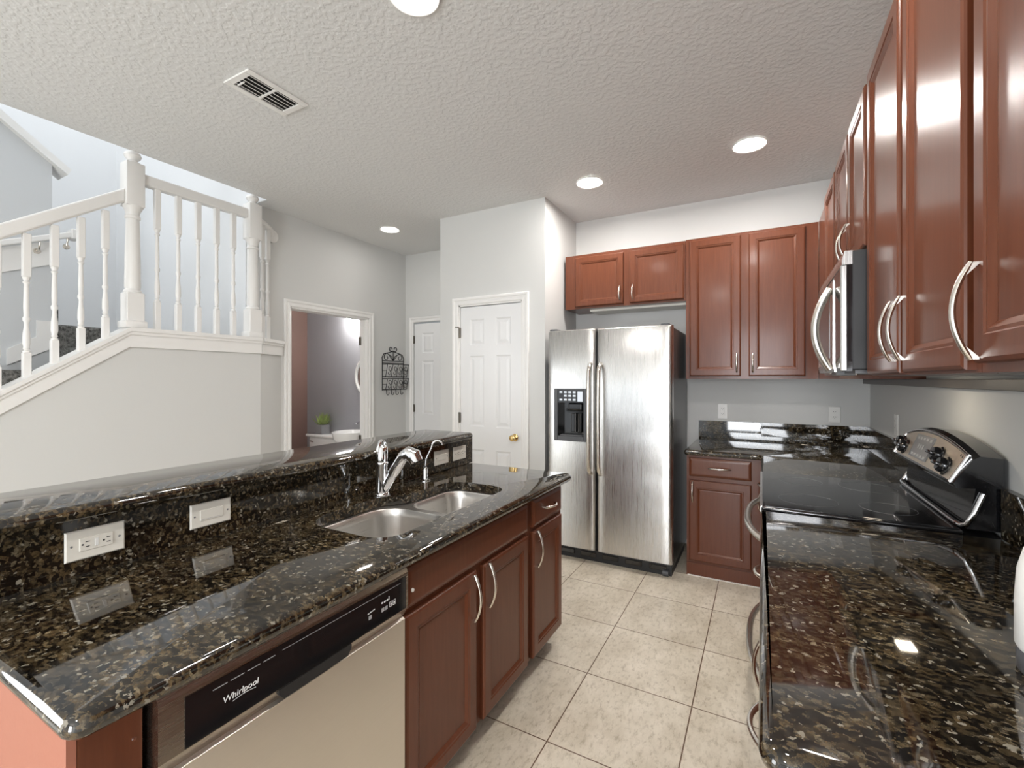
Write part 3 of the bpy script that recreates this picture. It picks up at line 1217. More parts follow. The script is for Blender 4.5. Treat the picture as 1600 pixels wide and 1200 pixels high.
def fridge_door(x0, x1, bow, hole=None):
    """crowned door front with rounded sides; optional rectangular recess"""
    bm = B()
    z0, z1 = 0.095, 1.745
    w = x1 - x0
    xs = [0, 0.004, 0.012, 0.024]
    xs = [x0 + a for a in xs] + [x0 + 0.024 + (w - 0.048) * k / 10 for k in range(1, 10)] + [x1 - a for a in xs[::-1]]
    if hole:
        xs = sorted(set([round(x, 4) for x in xs if not (hole[0] - 0.012 < x < hole[0] + 0.012 or hole[1] - 0.012 < x < hole[1] + 0.012)] + [hole[0], hole[1]]))

    def yy(x):
        a = min(x - x0, x1 - x)
        s = (x - x0) / w
        y = FYF + bow * (1 - 4 * s * (1 - s))
        if a < 0.024:
            q = 1 - a / 0.024
            y += 0.024 * (1 - math.sqrt(max(0, 1 - q * q)))
        return y
    zs = [z0, z0 + 0.006] + ([hole[2], hole[3]] if hole else [0.7, 1.2]) + [z1 - 0.012, z1 - 0.004, z1]
    off = {z0: 0.008, z0 + 0.006: 0.0, z1: 0.014, z1 - 0.004: 0.005}
    grid = [[bm.verts.new((x, yy(x) + off.get(z, 0.0), z)) for x in xs] for z in zs]
    for j in range(len(zs) - 1):
        for i in range(len(xs) - 1):
            if hole and hole[0] - 1e-6 <= xs[i] and xs[i + 1] <= hole[1] + 1e-6 and abs(zs[j] - hole[2]) < 1e-6:
                continue
            bm.faces.new((grid[j][i], grid[j][i + 1], grid[j + 1][i + 1], grid[j + 1][i]))
    yb = FYF + 0.07
    per = [grid[0][i] for i in range(len(xs))] + [grid[j][-1] for j in range(1, len(zs))] + [grid[-1][i] for i in range(len(xs) - 2, -1, -1)] + [grid[j][0] for j in range(len(zs) - 2, 0, -1)]
    back = [bm.verts.new((v.co.x, yb, v.co.z)) for v in per]
    n = len(per)
    for i in range(n):
        j = (i + 1) % n
        bm.faces.new((per[i], back[i], back[j], per[j]))
    bm.faces.new(back)
    return bm


def fridge_handle(parent, x):
    bm = B()
    y0 = FYF + 0.012
    pts = [(x, y0, 0.668), (x, y0 - 0.03, 0.676), (x, y0 - 0.052, 0.70)]
    for k in range(9):
        z = 0.73 + (1.42 - 0.73) * k / 8
        pts.append((x, y0 - 0.060 - 0.010 * math.sin(PI * k / 8), z))
    pts += [(x, y0 - 0.052, 1.452), (x, y0 - 0.03, 1.476), (x, y0, 1.484)]
    tube(bm, pts, 0.0145, 14)
    return add('handle', bm, 'nickel', parent, smooth=50)


DH = (-1.392, -1.148, 0.912, 1.287)
fd = add('freezer_door', fridge_door(FXL, -1.080, 0.004, DH), 'fridge_steel', t, smooth=35)
fridge_handle(fd, -1.112)
rd = add('fridge_door', fridge_door(-1.066, FXR, 0.004), 'fridge_steel', t, smooth=35)
fridge_handle(rd, -1.036)
for x in (FXL + 0.04, FXR - 0.05):
    bm = B()
    box(bm, x - 0.03, x + 0.03, FYF + 0.02, FYF + 0.12, 1.737, 1.757, 0.004, 1)
    add('hinge_cover', bm, 'dark_grey', t)
# dispenser in the freezer door
bm = B()
yf = FYF - 0.004
for d in ((-1.404, -1.374, 0.900, 1.299), (-1.166, -1.137, 0.900, 1.299), (-1.374, -1.166, 0.900, 0.938), (-1.374, -1.166, 1.284, 1.299)):
    box(bm, d[0], d[1], yf - 0.004, FYF + 0.03, d[2], d[3], 0.003, 1)
disp = add('dispenser', bm, 'dark_grey', fd)
bm = B()
box(bm, -1.374, -1.166, FYF + 0.066, FYF + 0.07, 0.938, 1.284)
box(bm, -1.376, -1.372, FYF, FYF + 0.068, 0.938, 1.284)
box(bm, -1.168, -1.164, FYF, FYF + 0.068, 0.938, 1.284)
box(bm, -1.374, -1.166, FYF, FYF + 0.068, 0.934, 0.940)
box(bm, -1.30, -1.19, FYF + 0.02, FYF + 0.066, 1.13, 1.19, 0.012, 2)
box(bm, -1.275, -1.235, FYF + 0.022, FYF + 0.05, 0.965, 1.11, 0.006, 2)
box(bm, -1.225, -1.195, FYF + 0.026, FYF + 0.05, 0.965, 1.11, 0.006, 2)
add('recess', bm, 'black_gloss', fd)
bm = B()
box(bm, -1.374, -1.166, FYF - 0.002, FYF + 0.03, 1.192, 1.284)
add('control_panel', bm, 'black_gloss', fd)
bm = B()
for k in range(4):
    for z in (1.205, 1.235, 1.262):
        if k == 0 and z == 1.235:
            continue
        box(bm, -1.362 + k * 0.036, -1.336 + k * 0.036, FYF - 0.0035, FYF, z, z + 0.017, 0.002, 1)
box(bm, -1.216, -1.172, FYF - 0.0035, FYF, 1.200, 1.279, 0.002, 1)
add_split('button', bm, 'chrome', fd)
bm = B()
box(bm, -1.36, -1.18, FYF + 0.004, FYF + 0.062, 0.940, 0.946, 0.002, 1)
add('drip_tray', bm, 'mid_grey', fd)

# ------------------------------------------------------------------ wall cabinets, back wall
YF = 3.70
f = frame((0, YF, 0), '-y')
t = thing('wall_cabinet', 'short two-door cherry wall cabinet hung above the fridge', 'cabinet', (-1.0, 3.86, 1.97))
sbox('body', (-1.495, -0.510, YF, 4.028, 1.97, 2.43), 'cherry', t)
bm = B()
box(bm, -1.30, -0.515, 3.78, 4.0, 1.952, 1.9698)
add('bottom_rail', bm, 'plate', t)
panel_door(t, f, -1.402, -0.988, 1.985, 2.405, (0.388, 0.088, 0.115), fr=0.055)
panel_door(t, f, -0.935, -0.522, 1.985, 2.405, (0.026, 0.088, 0.115), fr=0.055)

t = thing('wall_cabinet', 'tall two-door cherry wall cabinet on the back wall between fridge and corner', 'cabinet', (-0.08, 3.86, 1.372))
sbox('body', (-0.508, 0.338, YF, 4.028, 1.372, 2.435), 'cherry', t)
panel_door(t, f, -0.480, -0.132, 1.392, 2.415, (0.322, 0.095, 0.135))
panel_door(t, f, -0.082, 0.262, 1.392, 2.415, (0.026, 0.095, 0.135))

# ------------------------------------------------------------------ wall cabinets, right wall
XR = 0.34
f = frame((XR, 0, 0), '-x')                  # u = -y


def rdoor(t, y0, y1, z0, z1, hy, hz, L_=0.165):
    """door between y0 < y1 with its pull at world (hy, hz)"""
    panel_door(t, f, -y1, -y0, z0, z1, (y1 - hy, hz - z0, L_) if hy is not None else None)


ZB = 1.383
t = thing('wall_cabinet', 'cherry corner wall cabinet beyond the microwave on the right wall', 'cabinet', (0.5, 3.2, ZB))
sbox('body', (XR, 0.668, 2.772, 3.698, 1.372, 2.435), 'cherry', t)
rdoor(t, 2.81, 3.22, ZB + 0.01, 2.425, 2.85, 1.48)
t = thing('wall_cabinet', 'short cherry wall cabinet with two doors directly above the microwave', 'cabinet', (0.5, 2.38, 1.835))
sbox('body', (XR, 0.668, 2.012, 2.770, 1.835, 2.435), 'cherry', t)
rdoor(t, 2.035, 2.375, 1.850, 2.425, 2.345, 1.945, 0.15)
rdoor(t, 2.408, 2.755, 1.850, 2.425, 2.438, 1.945, 0.15)
t = thing('wall_cabinet', 'tall cherry wall cabinet with two doors on the near side of the microwave', 'cabinet', (0.5, 1.55, ZB))
sbox('body', (XR, 0.668, 1.101, 2.010, ZB, 2.435), 'cherry', t)
rdoor(t, 1.572, 1.985, ZB + 0.005, 2.428, 1.600, 1.502)
rdoor(t, 1.121, 1.532, ZB + 0.005, 2.428, 1.505, 1.502)
bm = B()
box(bm, XR + 0.02, 0.64, 1.101, 2.010, ZB - 0.002, ZB)
add('underside', bm, 'underside', t)
t = thing('wall_cabinet', 'tall cherry wall cabinet nearest the camera on the right wall, edge cut by the photo', 'cabinet', (0.5, 0.8, ZB))
sbox('body', (XR, 0.668, 0.58, 1.099, ZB, 2.435), 'cherry', t)
rdoor(t, 0.612, 1.078, ZB + 0.016, 2.428, 1.050, 1.487)
bm = B()
box(bm, XR + 0.02, 0.64, 0.58, 1.099, ZB - 0.002, ZB)
add('underside', bm, 'underside', t)
bm = B()
box(bm, XR - 0.010, XR, 1.083, 1.096, 1.447, 1.473, 0.002, 1)
add('catch', bm, 'chrome', t)

bm = B()
box(bm, 0.628, 0.668, 0.60, 4.02, 1.337, 1.3715, 0.002, 1)  # grey-brown strip along the wall, just below the cabinets
tag(add('under_cabinet_strip', bm, 'underside'), 'long greyish strip along the right wall beneath the wall cabinets', 'rail')

# ------------------------------------------------------------------ microwave
t = thing('microwave', 'over-the-range microwave with curved steel handle under the short wall cabinet', 'microwave', (0.46, 2.38, 1.40))
MY0, MY1 = 2.014, 2.766
sbox('body', (0.285, 0.665, MY0, MY1, 1.405, 1.832), 'black_matte', t, 0.003)
bm = B()
prism(bm, [(0.285, 1.400), (0.285, 1.832), (0.262, 1.832), (0.256, 1.80), (0.256, 1.43), (0.262, 1.400)], MY0, 2.235, 'y')
add('control_panel', bm, 'black_gloss', t)
bm = B()
prism(bm, [(0.285, 1.400), (0.285, 1.78), (0.257, 1.78), (0.252, 1.76), (0.252, 1.43), (0.258, 1.400)], 2.238, MY1, 'y')
md = add('door', bm, 'steel', t)
bm = B()
box(bm, 0.2505, 0.2525, 2.34, 2.70, 1.46, 1.73)
add('window', bm, 'black_gloss', md)
bm = B()
prism(bm, [(0.285, 1.783), (0.285, 1.832), (0.262, 1.832), (0.254, 1.80), (0.254, 1.783)], MY0 - 0.001, MY1, 'y')
add('vent_trim', bm, 'steel', t)
bm = B()
box(bm, 0.250, 0.270, MY0 - 0.002, MY0 + 0.010, 1.400, 1.782, 0.003, 1)
add('edge_trim', bm, 'steel', t)
bm = B()
pts, rr = [], []
for k in range(15):
    s = -1 + 2 * k / 14
    pts.append((0.246 - 0.052 * (1 - s * s), 2.268, 1.575 + s * 0.165))
    rr.append(0.021)
tube(bm, pts, rr, 12, flat=(1.15, 0.75))
add('handle', bm, 'nickel', md, smooth=50)
bm = B()
box(bm, 0.30, 0.62, MY0 + 0.05, MY1 - 0.05, 1.392, 1.4055)
box(bm, 0.27, 0.34, 2.30, 2.42, 1.386, 1.4055, 0.003, 1)
add('bottom_grille', bm, 'mid_grey', t)
bm = B()
box(bm, 0.40, 0.46, 2.24, 2.34, 1.3885, 1.3918)
add('cooktop_lamp', bm, 'hood_lamp', t)

# ------------------------------------------------------------------ range
RY0, RY1 = 1.962, 2.712
t = thing('electric_range', 'stainless steel electric range with black glass cooktop between the right counters', 'range', (0.3, 2.337, 0))
sbox('body', (0.045, 0.655, RY0 + 0.004, RY1 - 0.004, 0.03, 0.872), 'black_matte', t)
sbox('oven_door', (0.008, 0.045, RY0 + 0.006, RY1 - 0.006, 0.30, 0.80), 'steel', t, 0.006)
sbox('front_rail', (0.008, 0.045, RY0 + 0.006, RY1 - 0.006, 0.805, 0.872), 'steel', t, 0.004)
dr = sbox('drawer', (0.012, 0.045, RY0 + 0.006, RY1 - 0.006, 0.06, 0.295), 'steel', t, 0.006)
sbox('kick_plate', (0.06, 0.64, RY0 + 0.01, RY1 - 0.01, 0.0, 0.06), 'black_matte', t)


def bow_handle(parent, z, bul):
    bm = B()
    pts = []
    for k in range(21):
        s = -1 + 2 * k / 20
        pts.append((0.006 - bul * (1 - abs(s) ** 2.6), 2.337 + s * 0.345, z))
    tube(bm, pts, 0.0135, 12)
    add('handle', bm, 'nickel', parent, smooth=50)


od = [c for c in t.children if c.name.startswith('oven_door')][0]
bow_handle(od, 0.755, 0.062)
bow_handle(dr, 0.215, 0.055)
bm = B()
slab(bm, ccw(rounded([(-0.004, RY0), (-0.004, RY1), (0.565, RY1), (0.565, RY0)], [0.012, 0.012, 0.004, 0.004], 4)), 0.872, 0.8885, 0.005)
ct = add('cooktop_frame', bm, 'black_gloss', t, smooth=40)
sbox('cooktop_glass', (0.012, 0.558, RY0 + 0.014, RY1 - 0.014, 0.8880, 0.8912), 'black_gloss', t, 0.001)
sbox('front_trim', (-0.006, 0.004, RY0 + 0.004, RY1 - 0.004, 0.868, 0.8895), 'steel', t, 0.002)
bm = B()
for (x, y, r_) in ((0.16, 2.15, 0.10), (0.16, 2.53, 0.085), (0.41, 2.15, 0.085), (0.41, 2.53, 0.105)):
    tube(bm, [(x + r_ * math.cos(2 * PI * k / 40), y + r_ * math.sin(2 * PI * k / 40), 0.8912) for k in range(40)], 0.0007, 4, closed=True)
add('burner_ring', bm, 'dark_grey', t)
# backguard: recessed glossy lower part, chrome lip and the tilted console
bm = B()
prism(bm, [(0.575, 0.893), (0.655, 0.893), (0.655, 1.05), (0.60, 1.05)], RY0 + 0.012, RY1 - 0.012, 'y')
bk = add('backguard', bm, 'black_gloss', t)
bm = B()
tube(bm, [(0.612, RY0 + 0.006, 1.01), (0.590, RY0 + 0.005, 0.945), (0.572, RY0 + 0.006, 0.908), (0.563, RY0 + 0.018, 0.902), (0.560, RY0 + 0.06, 0.900), (0.560, RY1 - 0.06, 0.900), (0.563, RY1 - 0.018, 0.902), (0.572, RY1 - 0.006, 0.908), (0.590, RY1 - 0.005, 0.945)], 0.0075, 10)
add('chrome_lip', bm, 'chrome', bk, smooth=50)
# console: face plane tilted back, top edge crowned
bm = B()
KX = 16
PF = []
ring_f, ring_b, ring_l = [], [], []
for k in range(KX + 1):
    s = -1 + 2 * k / KX
    y = 2.337 + s * (0.384 - 0.006 * (abs(s) > 0.99))
    zt = 1.128 + 0.050 * (1 - s * s)
    zb = 1.022 - 0.004 * (1 - s * s)
    ring_f.append((bm.verts.new((0.548, y, zb)), bm.verts.new((0.538, y, zb + 0.016)), bm.verts.new((0.585, y, zt - 0.012)), bm.verts.new((0.602, y, zt)), bm.verts.new((0.655, y, zt - 0.004)), bm.verts.new((0.655, y, zb + 0.01))))
for a_, b_ in zip(ring_f, ring_f[1:]):
    for i in range(6):
        j = (i + 1) % 6
        bm.faces.new((a_[i], b_[i], b_[j], a_[j]))
bm.faces.new(ring_f[0])
bm.faces.new(ring_f[-1][::-1])
con = add('console', bm, 'black_gloss', t, smooth=25)


def console_pt(y, w, off=0.0):
    """point on the tilted console face: w = 0 bottom .. 1 top"""
    s = (y - 2.337) / 0.384
    zt = 1.128 + 0.050 * (1 - s * s) - 0.012
    zb = 1.034
    x = 0.538 + (0.585 - 0.538) * w
    z = zb + (zt - zb) * w
    n = Vector((-0.94, 0, 0.36)).normalized()
    return Vector((x, y, z)) + n * off


bm = B()
NV = 14
g2 = []
for k in range(NV + 1):
    y = 1.990 + (2.684 - 1.990) * k / NV
    g2.append([bm.verts.new(console_pt(y, w, o)) for w, o in ((0.06, 0.0), (0.06, 0.0025), (0.94, 0.0025), (0.94, 0.0))])
for a_, b_ in zip(g2, g2[1:]):
    for i in range(3):
        bm.faces.new((a_[i], b_[i], b_[i + 1], a_[i + 1]))
bm.faces.new(g2[0])
bm.faces.new(g2[-1][::-1])
add('face_plate', bm, 'console_steel', con)
bm = B()
for yy_ in (1.984, 2.690):
    tube(bm, [console_pt(yy_, w, 0.003) for w in (0.02, 0.25, 0.5, 0.75, 0.98)], 0.0065, 8)
    add('end_rim', bm, 'chrome', con, smooth=50)
    bm = B()
bm.free()
bm = B()
tube(bm, [console_pt(1.984 + 0.706 * k / 12, 1.0, 0.002) for k in range(13)], 0.005, 8)
add('top_rim', bm, 'chrome', con, smooth=50)
bm = B()
q = [console_pt(2.262, 0.16, 0.003), console_pt(2.472, 0.16, 0.003), console_pt(2.472, 0.86, 0.003), console_pt(2.262, 0.86, 0.003)]
vv = [bm.verts.new(p) for p in q] + [bm.verts.new(p + Vector((-0.004, 0, 0.0015))) for p in q]
bm.faces.new(vv[:4])
bm.faces.new(vv[4:])
for i in range(4):
    j = (i + 1) % 4
    bm.faces.new((vv[i], vv[j], vv[4 + j], vv[4 + i]))
dsp = add('display', bm, 'mid_grey', con)
bm = B()
for k in range(5):
    for w in (0.24, 0.74):
        p = console_pt(2.285 + k * 0.038, w, 0.0075)
        box(bm, -0.0005, 0.0005, -0.011, 0.011, -0.005, 0.005, mtx=Matrix.Translation(p) @ Matrix.Rotation(0.36, 4, 'Y'))
for k in range(3):
    p = console_pt(2.34 + k * 0.028, 0.5, 0.0075)
    box(bm, -0.0005, 0.0005, -0.008, 0.008, -0.009, 0.009, mtx=Matrix.Translation(p) @ Matrix.Rotation(0.36, 4, 'Y'))
add_split('display_button', bm, 'grey_ink', dsp)
RK = Matrix.Rotation(-(PI / 2 - 0.36), 4, 'Y')
for y, w in ((2.075, 0.36), (2.165, 0.52), (2.575, 0.36), (2.655, 0.52)):
    bm = B()
    lathe(bm, [(0.033, 0.0), (0.033, 0.004), (0.027, 0.007), (0.026, 0.020), (0.021, 0.026), (0.001, 0.027)], 20, mtx=Matrix.Translation(console_pt(y, w, 0.002)) @ RK)
    box(bm, -0.007, 0.007, -0.026, 0.026, 0.018, 0.038, 0.004, 2, mtx=Matrix.Translation(console_pt(y, w, 0.002)) @ RK)
    add('knob', bm, 'black_gloss', con, smooth=40)
bm = B()
for k, dy in enumerate((0.0, 0.014)):
    p = console_pt(2.012 + dy, 0.86, 0.003)
    box(bm, -0.0004, 0.0004, -0.003, 0.003, -0.004, 0.004, mtx=Matrix.Translation(p) @ Matrix.Rotation(0.36, 4, 'Y'))
add_split('indicator_mark', bm, 'black_matte', con)

# ------------------------------------------------------------------ right and back counters
t = thing('corner_countertop', 'L-shaped polished dark granite counter in the corner beyond the range', 'countertop', (0.2, 3.5, GZ0))
bm = B()
slab(bm, ccw(rounded([(-0.475, 3.36), (-0.02, 3.36), (-0.002, 3.33), (-0.002, 2.716), (0.668, 2.716), (0.668, 4.028), (-0.475, 4.028)], [0.015, 0.015, 0.015, 0.008, 0, 0, 0], 4)), GZ0, GZ1, 0.016)
add('slab', bm, 'granite', t, smooth=40)
sbox('backsplash', (-0.452, 0.648, 4.008, 4.0285, 0.8802, 1.033), 'granite', t)
sbox('backsplash', (0.648, 0.6685, 2.716, 4.0285, 0.8802, 1.033), 'granite', t)
t = thing('range_side_countertop', 'long polished dark granite counter on the right, nearest the camera before the range', 'countertop', (0.3, 1.3, GZ0))
bm = B()
slab(bm, ccw(rounded([(-0.004, 0.685), (0.668, 0.685), (0.668, 1.958), (-0.004, 1.958)], [0.035, 0, 0, 0.004], 6)), GZ0, GZ1, 0.0185)
add('slab', bm, 'granite', t, smooth=40)
sbox('backsplash', (0.648, 0.6685, 0.70, 1.958, 0.8802, 1.033), 'granite', t)

t = thing('base_cabinet', 'cherry base cabinet beside the fridge with one drawer above one door', 'cabinet', (-0.22, 3.7, 0))
YB = 3.405
sbox('body', (-0.462, 0.028, YB, 4.025, 0.085, 0.842), 'cherry', t)
sbox('toe_kick', (-0.462, 0.028, YB - 0.006, 3.99, 0.0, 0.09), 'cherry', t)
f = frame((0, YB, 0), '-y')
drawer_front(t, f, -0.445, -0.058, 0.695, 0.825, (0.195, 0.066, 0.14, False))
panel_door(t, f, -0.445, -0.058, 0.108, 0.668, (0.024, 0.48, 0.14))
bm = B()
box(bm, -0.455, 0.0, YB - 0.012, YB - 0.006, 0.0, 0.006)
add('caulk_line', bm, 'caulk', t)
t = thing('base_cabinet', 'cherry base cabinet in the corner between the range and back wall', 'cabinet', (0.35, 3.1, 0))
base_box(t, 'body', 0.034, 0.666, 2.718, 3.40, '-x')
f = frame((0.034, 0, 0), '-x')
drawer_front(t, f, -3.28, -2.74, 0.700, 0.822, (0.27, 0.06, 0.115, False))
panel_door(t, f, -3.28, -2.74, 0.108, 0.680, (0.03, 0.49, 0.16))
t = thing('base_cabinet', 'cherry base cabinet against the near side of the range under the right counter', 'cabinet', (0.35, 1.65, 0))
base_box(t, 'body', 0.034, 0.666, 1.345, 1.956, '-x')
drawer_front(t, f, -1.93, -1.37, 0.700, 0.822, (0.28, 0.06, 0.115, False))
panel_door(t, f, -1.93, -1.37, 0.108, 0.680, (0.53, 0.49, 0.16))
t = thing('base_cabinet', 'cherry base cabinet at the near end of the right counter', 'cabinet', (0.35, 1.0, 0))
base_box(t, 'body', 0.034, 0.666, 0.705, 1.343, '-x')
drawer_front(t, f, -1.32, -0.73, 0.700, 0.822, (0.40, 0.06, 0.13, False))
panel_door(t, f, -1.32, -0.73, 0.108, 0.680, (0.56, 0.49, 0.165))

# white cylinder standing on the near counter, cut by the photo's edge
t = thing('countertop_canister', 'white rounded canister with dark base on the near right counter, mostly outside the frame', 'canister', (0.440, 1.082, 0.88))
bm = B()
lathe(bm, [(0.060, 0.038), (0.063, 0.045), (0.063, 0.12), (0.060, 0.17), (0.052, 0.205), (0.036, 0.222), (0.001, 0.226)], 32, (0.440, 1.082, 0.88))
add('body', bm, 'plate_white', t, smooth=40)
bm = B()
lathe(bm, [(0.058, 0.0), (0.061, 0.004), (0.061, 0.030), (0.057, 0.038)], 32, (0.440, 1.082, 0.88))
add('base', bm, 'dark_grey', t, smooth=40)

# ------------------------------------------------------------------ ceiling fixtures
def can_light(x, y, label, glow_mat='lamp'):
    t = thing('recessed_light', label, 'ceiling light', (x, y, CEIL), 0, 'recessed ceiling lights')
    bm = B()
    prof = [(0.082, -0.001), (0.098, -0.001), (0.100, -0.006), (0.096, -0.010), (0.084, -0.008), (0.080, -0.002)]
    rings = []
    for r_, z in prof:
        rings.append([bm.verts.new((x + r_ * math.cos(2 * PI * k / 36), y + r_ * math.sin(2 * PI * k / 36), CEIL + z)) for k in range(36)])
    for a_, b_ in zip(rings, rings[1:] + rings[:1]):
        for k in range(36):
            j = (k + 1) % 36
            bm.faces.new((a_[k], a_[j], b_[j], b_[k]))
    add('trim_ring', bm, 'trim', t, smooth=50)
    bm = B()
    lathe(bm, [(0.081, -0.0005), (0.080, -0.004), (0.001, -0.0055)], 36, (x, y, CEIL))
    add('lens', bm, glow_mat, t)
    return t


can_light(-1.116, 3.235, 'lit round recessed light in the ceiling just in front of the fridge')
can_light(-0.065, 3.19, 'lit round recessed light in the ceiling before the back cabinets, beside the right wall cabinets')
can_light(-3.175, 3.32, 'lit round recessed light in the hall ceiling near the bathroom doorway', 'lamp_soft')
can_light(-1.155, 1.335, 'lit round recessed light above the island, cut by the top edge', 'lamp_island')
can_light(-0.065, 1.2, 'lit round recessed light above the aisle, mirrored in the nearest wall cabinet doors')

t = thing('ceiling_vent', 'white slotted air vent set in the ceiling', 'vent', (-2.21, 1.44, CEIL))
VX0, VX1, VY0, VY1 = -2.312, -2.108, 1.278, 1.602
bm = B()
fw = 0.032
for d in ((VX0, VX0 + fw, VY0, VY1), (VX1 - fw, VX1, VY0, VY1), (VX0 + fw, VX1 - fw, VY0, VY0 + fw), (VX0 + fw, VX1 - fw, VY1 - fw, VY1), (VX0 + fw, VX1 - fw, 1.434, 1.446)):
    box(bm, *d, CEIL - 0.009, CEIL - 0.0005, 0.002, 1)
add('grille_frame', bm, 'trim', t)
bm = B()
box(bm, VX0 + 0.02, VX1 - 0.02, VY0 + 0.02, VY1 - 0.02, CEIL - 0.002, CEIL - 0.0004)
add('duct', bm, 'duct', t)
for k in range(5):
    x = VX0 + fw + (VX1 - VX0 - 2 * fw) * (k + 0.5) / 5 + 0.004
    bm = B()
    box(bm, -0.0055, 0.0055, VY0 + fw, VY1 - fw, -0.0012, 0.0012, mtx=Matrix.Translation((x, 0, CEIL - 0.0065)) @ Matrix.Rotation(0.5, 4, 'Y'))
    add('slat', bm, 'trim', t)
bm = B()
box(bm, VX0 + 0.05, VX0 + 0.10, VY0 + 0.040, VY0 + 0.046, CEIL - 0.014, CEIL - 0.009)
add('damper_lever', bm, 'trim', t)

# ------------------------------------------------------------------ stairs and railing
stair = thing('staircase', 'carpeted stairs rising behind the white railing to a landing', 'staircase', (-4.1, 0.5, 0))
NS = 9
for k in range(NS):
    y0 = -1.07 + k * 0.271
    z = 1.6 * (k + 1) / NS
    if k < NS - 1:
        bm = B()
        box(bm, -4.648, -3.64, y0, y0 + 0.271 if k < NS - 2 else y0 + 0.26, 0.0, z, 0.01, 2)
        add('step', bm, 'carpet', stair)
sbox('landing', (-4.66, -3.72, 1.37, 2.29, 0.0, 1.60), 'carpet', stair)
bm = B()
box(bm, -5.2, -4.675, 1.372, 1.665, 1.58, 1.785, 0.02, 2)
add('step', bm, 'carpet', stair)
bm = B()
box(bm, -5.2, -4.80, 1.340, 1.42, 1.785, 1.955, 0.02, 2)
add('step', bm, 'carpet', stair)
bm = B()
box(bm, -4.675, -4.655, 1.672, 2.29, 1.60, 1.70, 0.004, 1)
add('skirting', bm, 'trim', stair)

rail = thing('stair_railing', 'white wooden stair railing with turned newels and balusters along the landing', 'railing', (-3.565, 1.4, 1.70))
RXc = -3.565


def newel(y, z, x=RXc, h=1.14):
    bm = B()
    box(bm, x - 0.060, x + 0.060, y - 0.060, y + 0.060, z, z + 0.045, 0.008, 2)
    box(bm, x - 0.048, x + 0.048, y - 0.048, y + 0.048, z + 0.04, z + 0.225, 0.004, 1)
    lathe(bm, [(0.046, 0.223), (0.050, 0.232), (0.046, 0.242), (0.040, 0.250), (0.043, 0.27), (0.041, 0.45), (0.036, 0.69), (0.035, 0.70), (0.042, 0.706), (0.042, 0.718), (0.036, 0.726), (0.040, 0.75), (0.052, 0.775), (0.058, 0.785)], 20, (x, y, z))
    box(bm, x - 0.050, x + 0.050, y - 0.050, y + 0.050, z + 0.780, z + 1.060, 0.006, 2)
    lathe(bm, [(0.045, 1.055), (0.050, 1.062), (0.030, 1.070), (0.026, 1.082), (0.040, 1.096), (0.047, 1.110), (0.042, 1.126), (0.024, 1.136), (0.001, 1.139)], 20, (x, y, z))
    return add('newel', bm, 'trim', rail, smooth=35)


newel(1.405, 1.70)
newel(2.195, 1.70)


def baluster(h, base=0.20, top=0.27, w=0.017):
    bm = B()
    box(bm, -w, w, -w, w, 0, base, 0.003, 1)
    t0, t1 = base, h - top
    L_ = t1 - t0
    prof = [(0.015, 0.0), (0.017, 0.02), (0.010, 0.035), (0.015, 0.055), (0.012, 0.075), (0.0165, 0.13), (0.0155, 0.25), (0.011, 0.33), (0.010, 0.40), (0.016, 0.43), (0.016, 0.46), (0.011, 0.48), (0.013, 0.60), (0.011, 0.86), (0.010, 0.90), (0.016, 0.93), (0.011, 0.95), (0.017, 0.985), (0.017, 1.0)]
    lathe(bm, [(r_, t0 + L_ * q) for r_, q in prof], 12)
    box(bm, -w, w, -w, w, h - top, h, 0.003, 1)
    return bm


level = add('baluster', baluster(0.955), 'trim', rail, smooth=35)
raked = add('baluster', baluster(0.80, 0.14, 0.24), 'trim', rail, smooth=35)


def put(proto, x, y, z, first):
    o = proto if first else proto.copy()
    if not first:
        COL.objects.link(o)
    o.location = Vector((x, y, z)) - Vector((-3.565, 1.4, 1.70))
    return o


for o in (level, raked):
    o.data.transform(Matrix.Translation((-3.565, 1.4, 1.70)))
for i, y in enumerate((1.541, 1.667, 1.794, 1.922, 2.044)):
    put(level, RXc, y, 1.69, i == 0)
for (x, y) in ((-3.612, 2.305), (-3.655, 2.38)):
    put(level, x, y, 1.69, False)
for i, y in enumerate((1.265, 1.150, 1.034, 0.920, 0.806, 0.690, 0.575, 0.46)):
    put(raked, RXc, y, trim_z(y) - 0.012, i == 0)
bm = B()
box(bm, RXc - 0.030, RXc + 0.030, 1.453, 2.147, 2.640, 2.712, 0.010, 2)
add('handrail', bm, 'trim', rail)
bm = B()
y1, y0 = 1.357, 0.35
z1 = 2.585
prism(bm, [(y0, z1 - 0.715 * (y1 - y0) - 0.085), (y1, z1 - 0.085), (y1, z1), (y0, z1 - 0.715 * (y1 - y0))], RXc - 0.030, RXc + 0.030, 'x', 0.010)
prism(bm, [(y0, z1 - 0.715 * (y1 - y0) - 0.088), (y1, z1 - 0.088), (y1, z1 - 0.05), (y0, z1 - 0.715 * (y1 - y0) - 0.05)], RXc - 0.020, RXc + 0.020, 'x')
add('handrail', bm, 'trim', rail)
bm = B()
tube(bm, [(-3.59, 2.24, 2.66), (-3.635, 2.33, 2.66), (-3.67, 2.40, 2.645), (-3.688, 2.44, 2.61)], 0.030, 12)
lathe(bm, [(0.055, 0.0), (0.055, 0.012), (0.040, 0.018)], 24, mtx=frame((-3.699, 2.445, 2.60), '+x'))
add('handrail', bm, 'trim', rail, smooth=50)

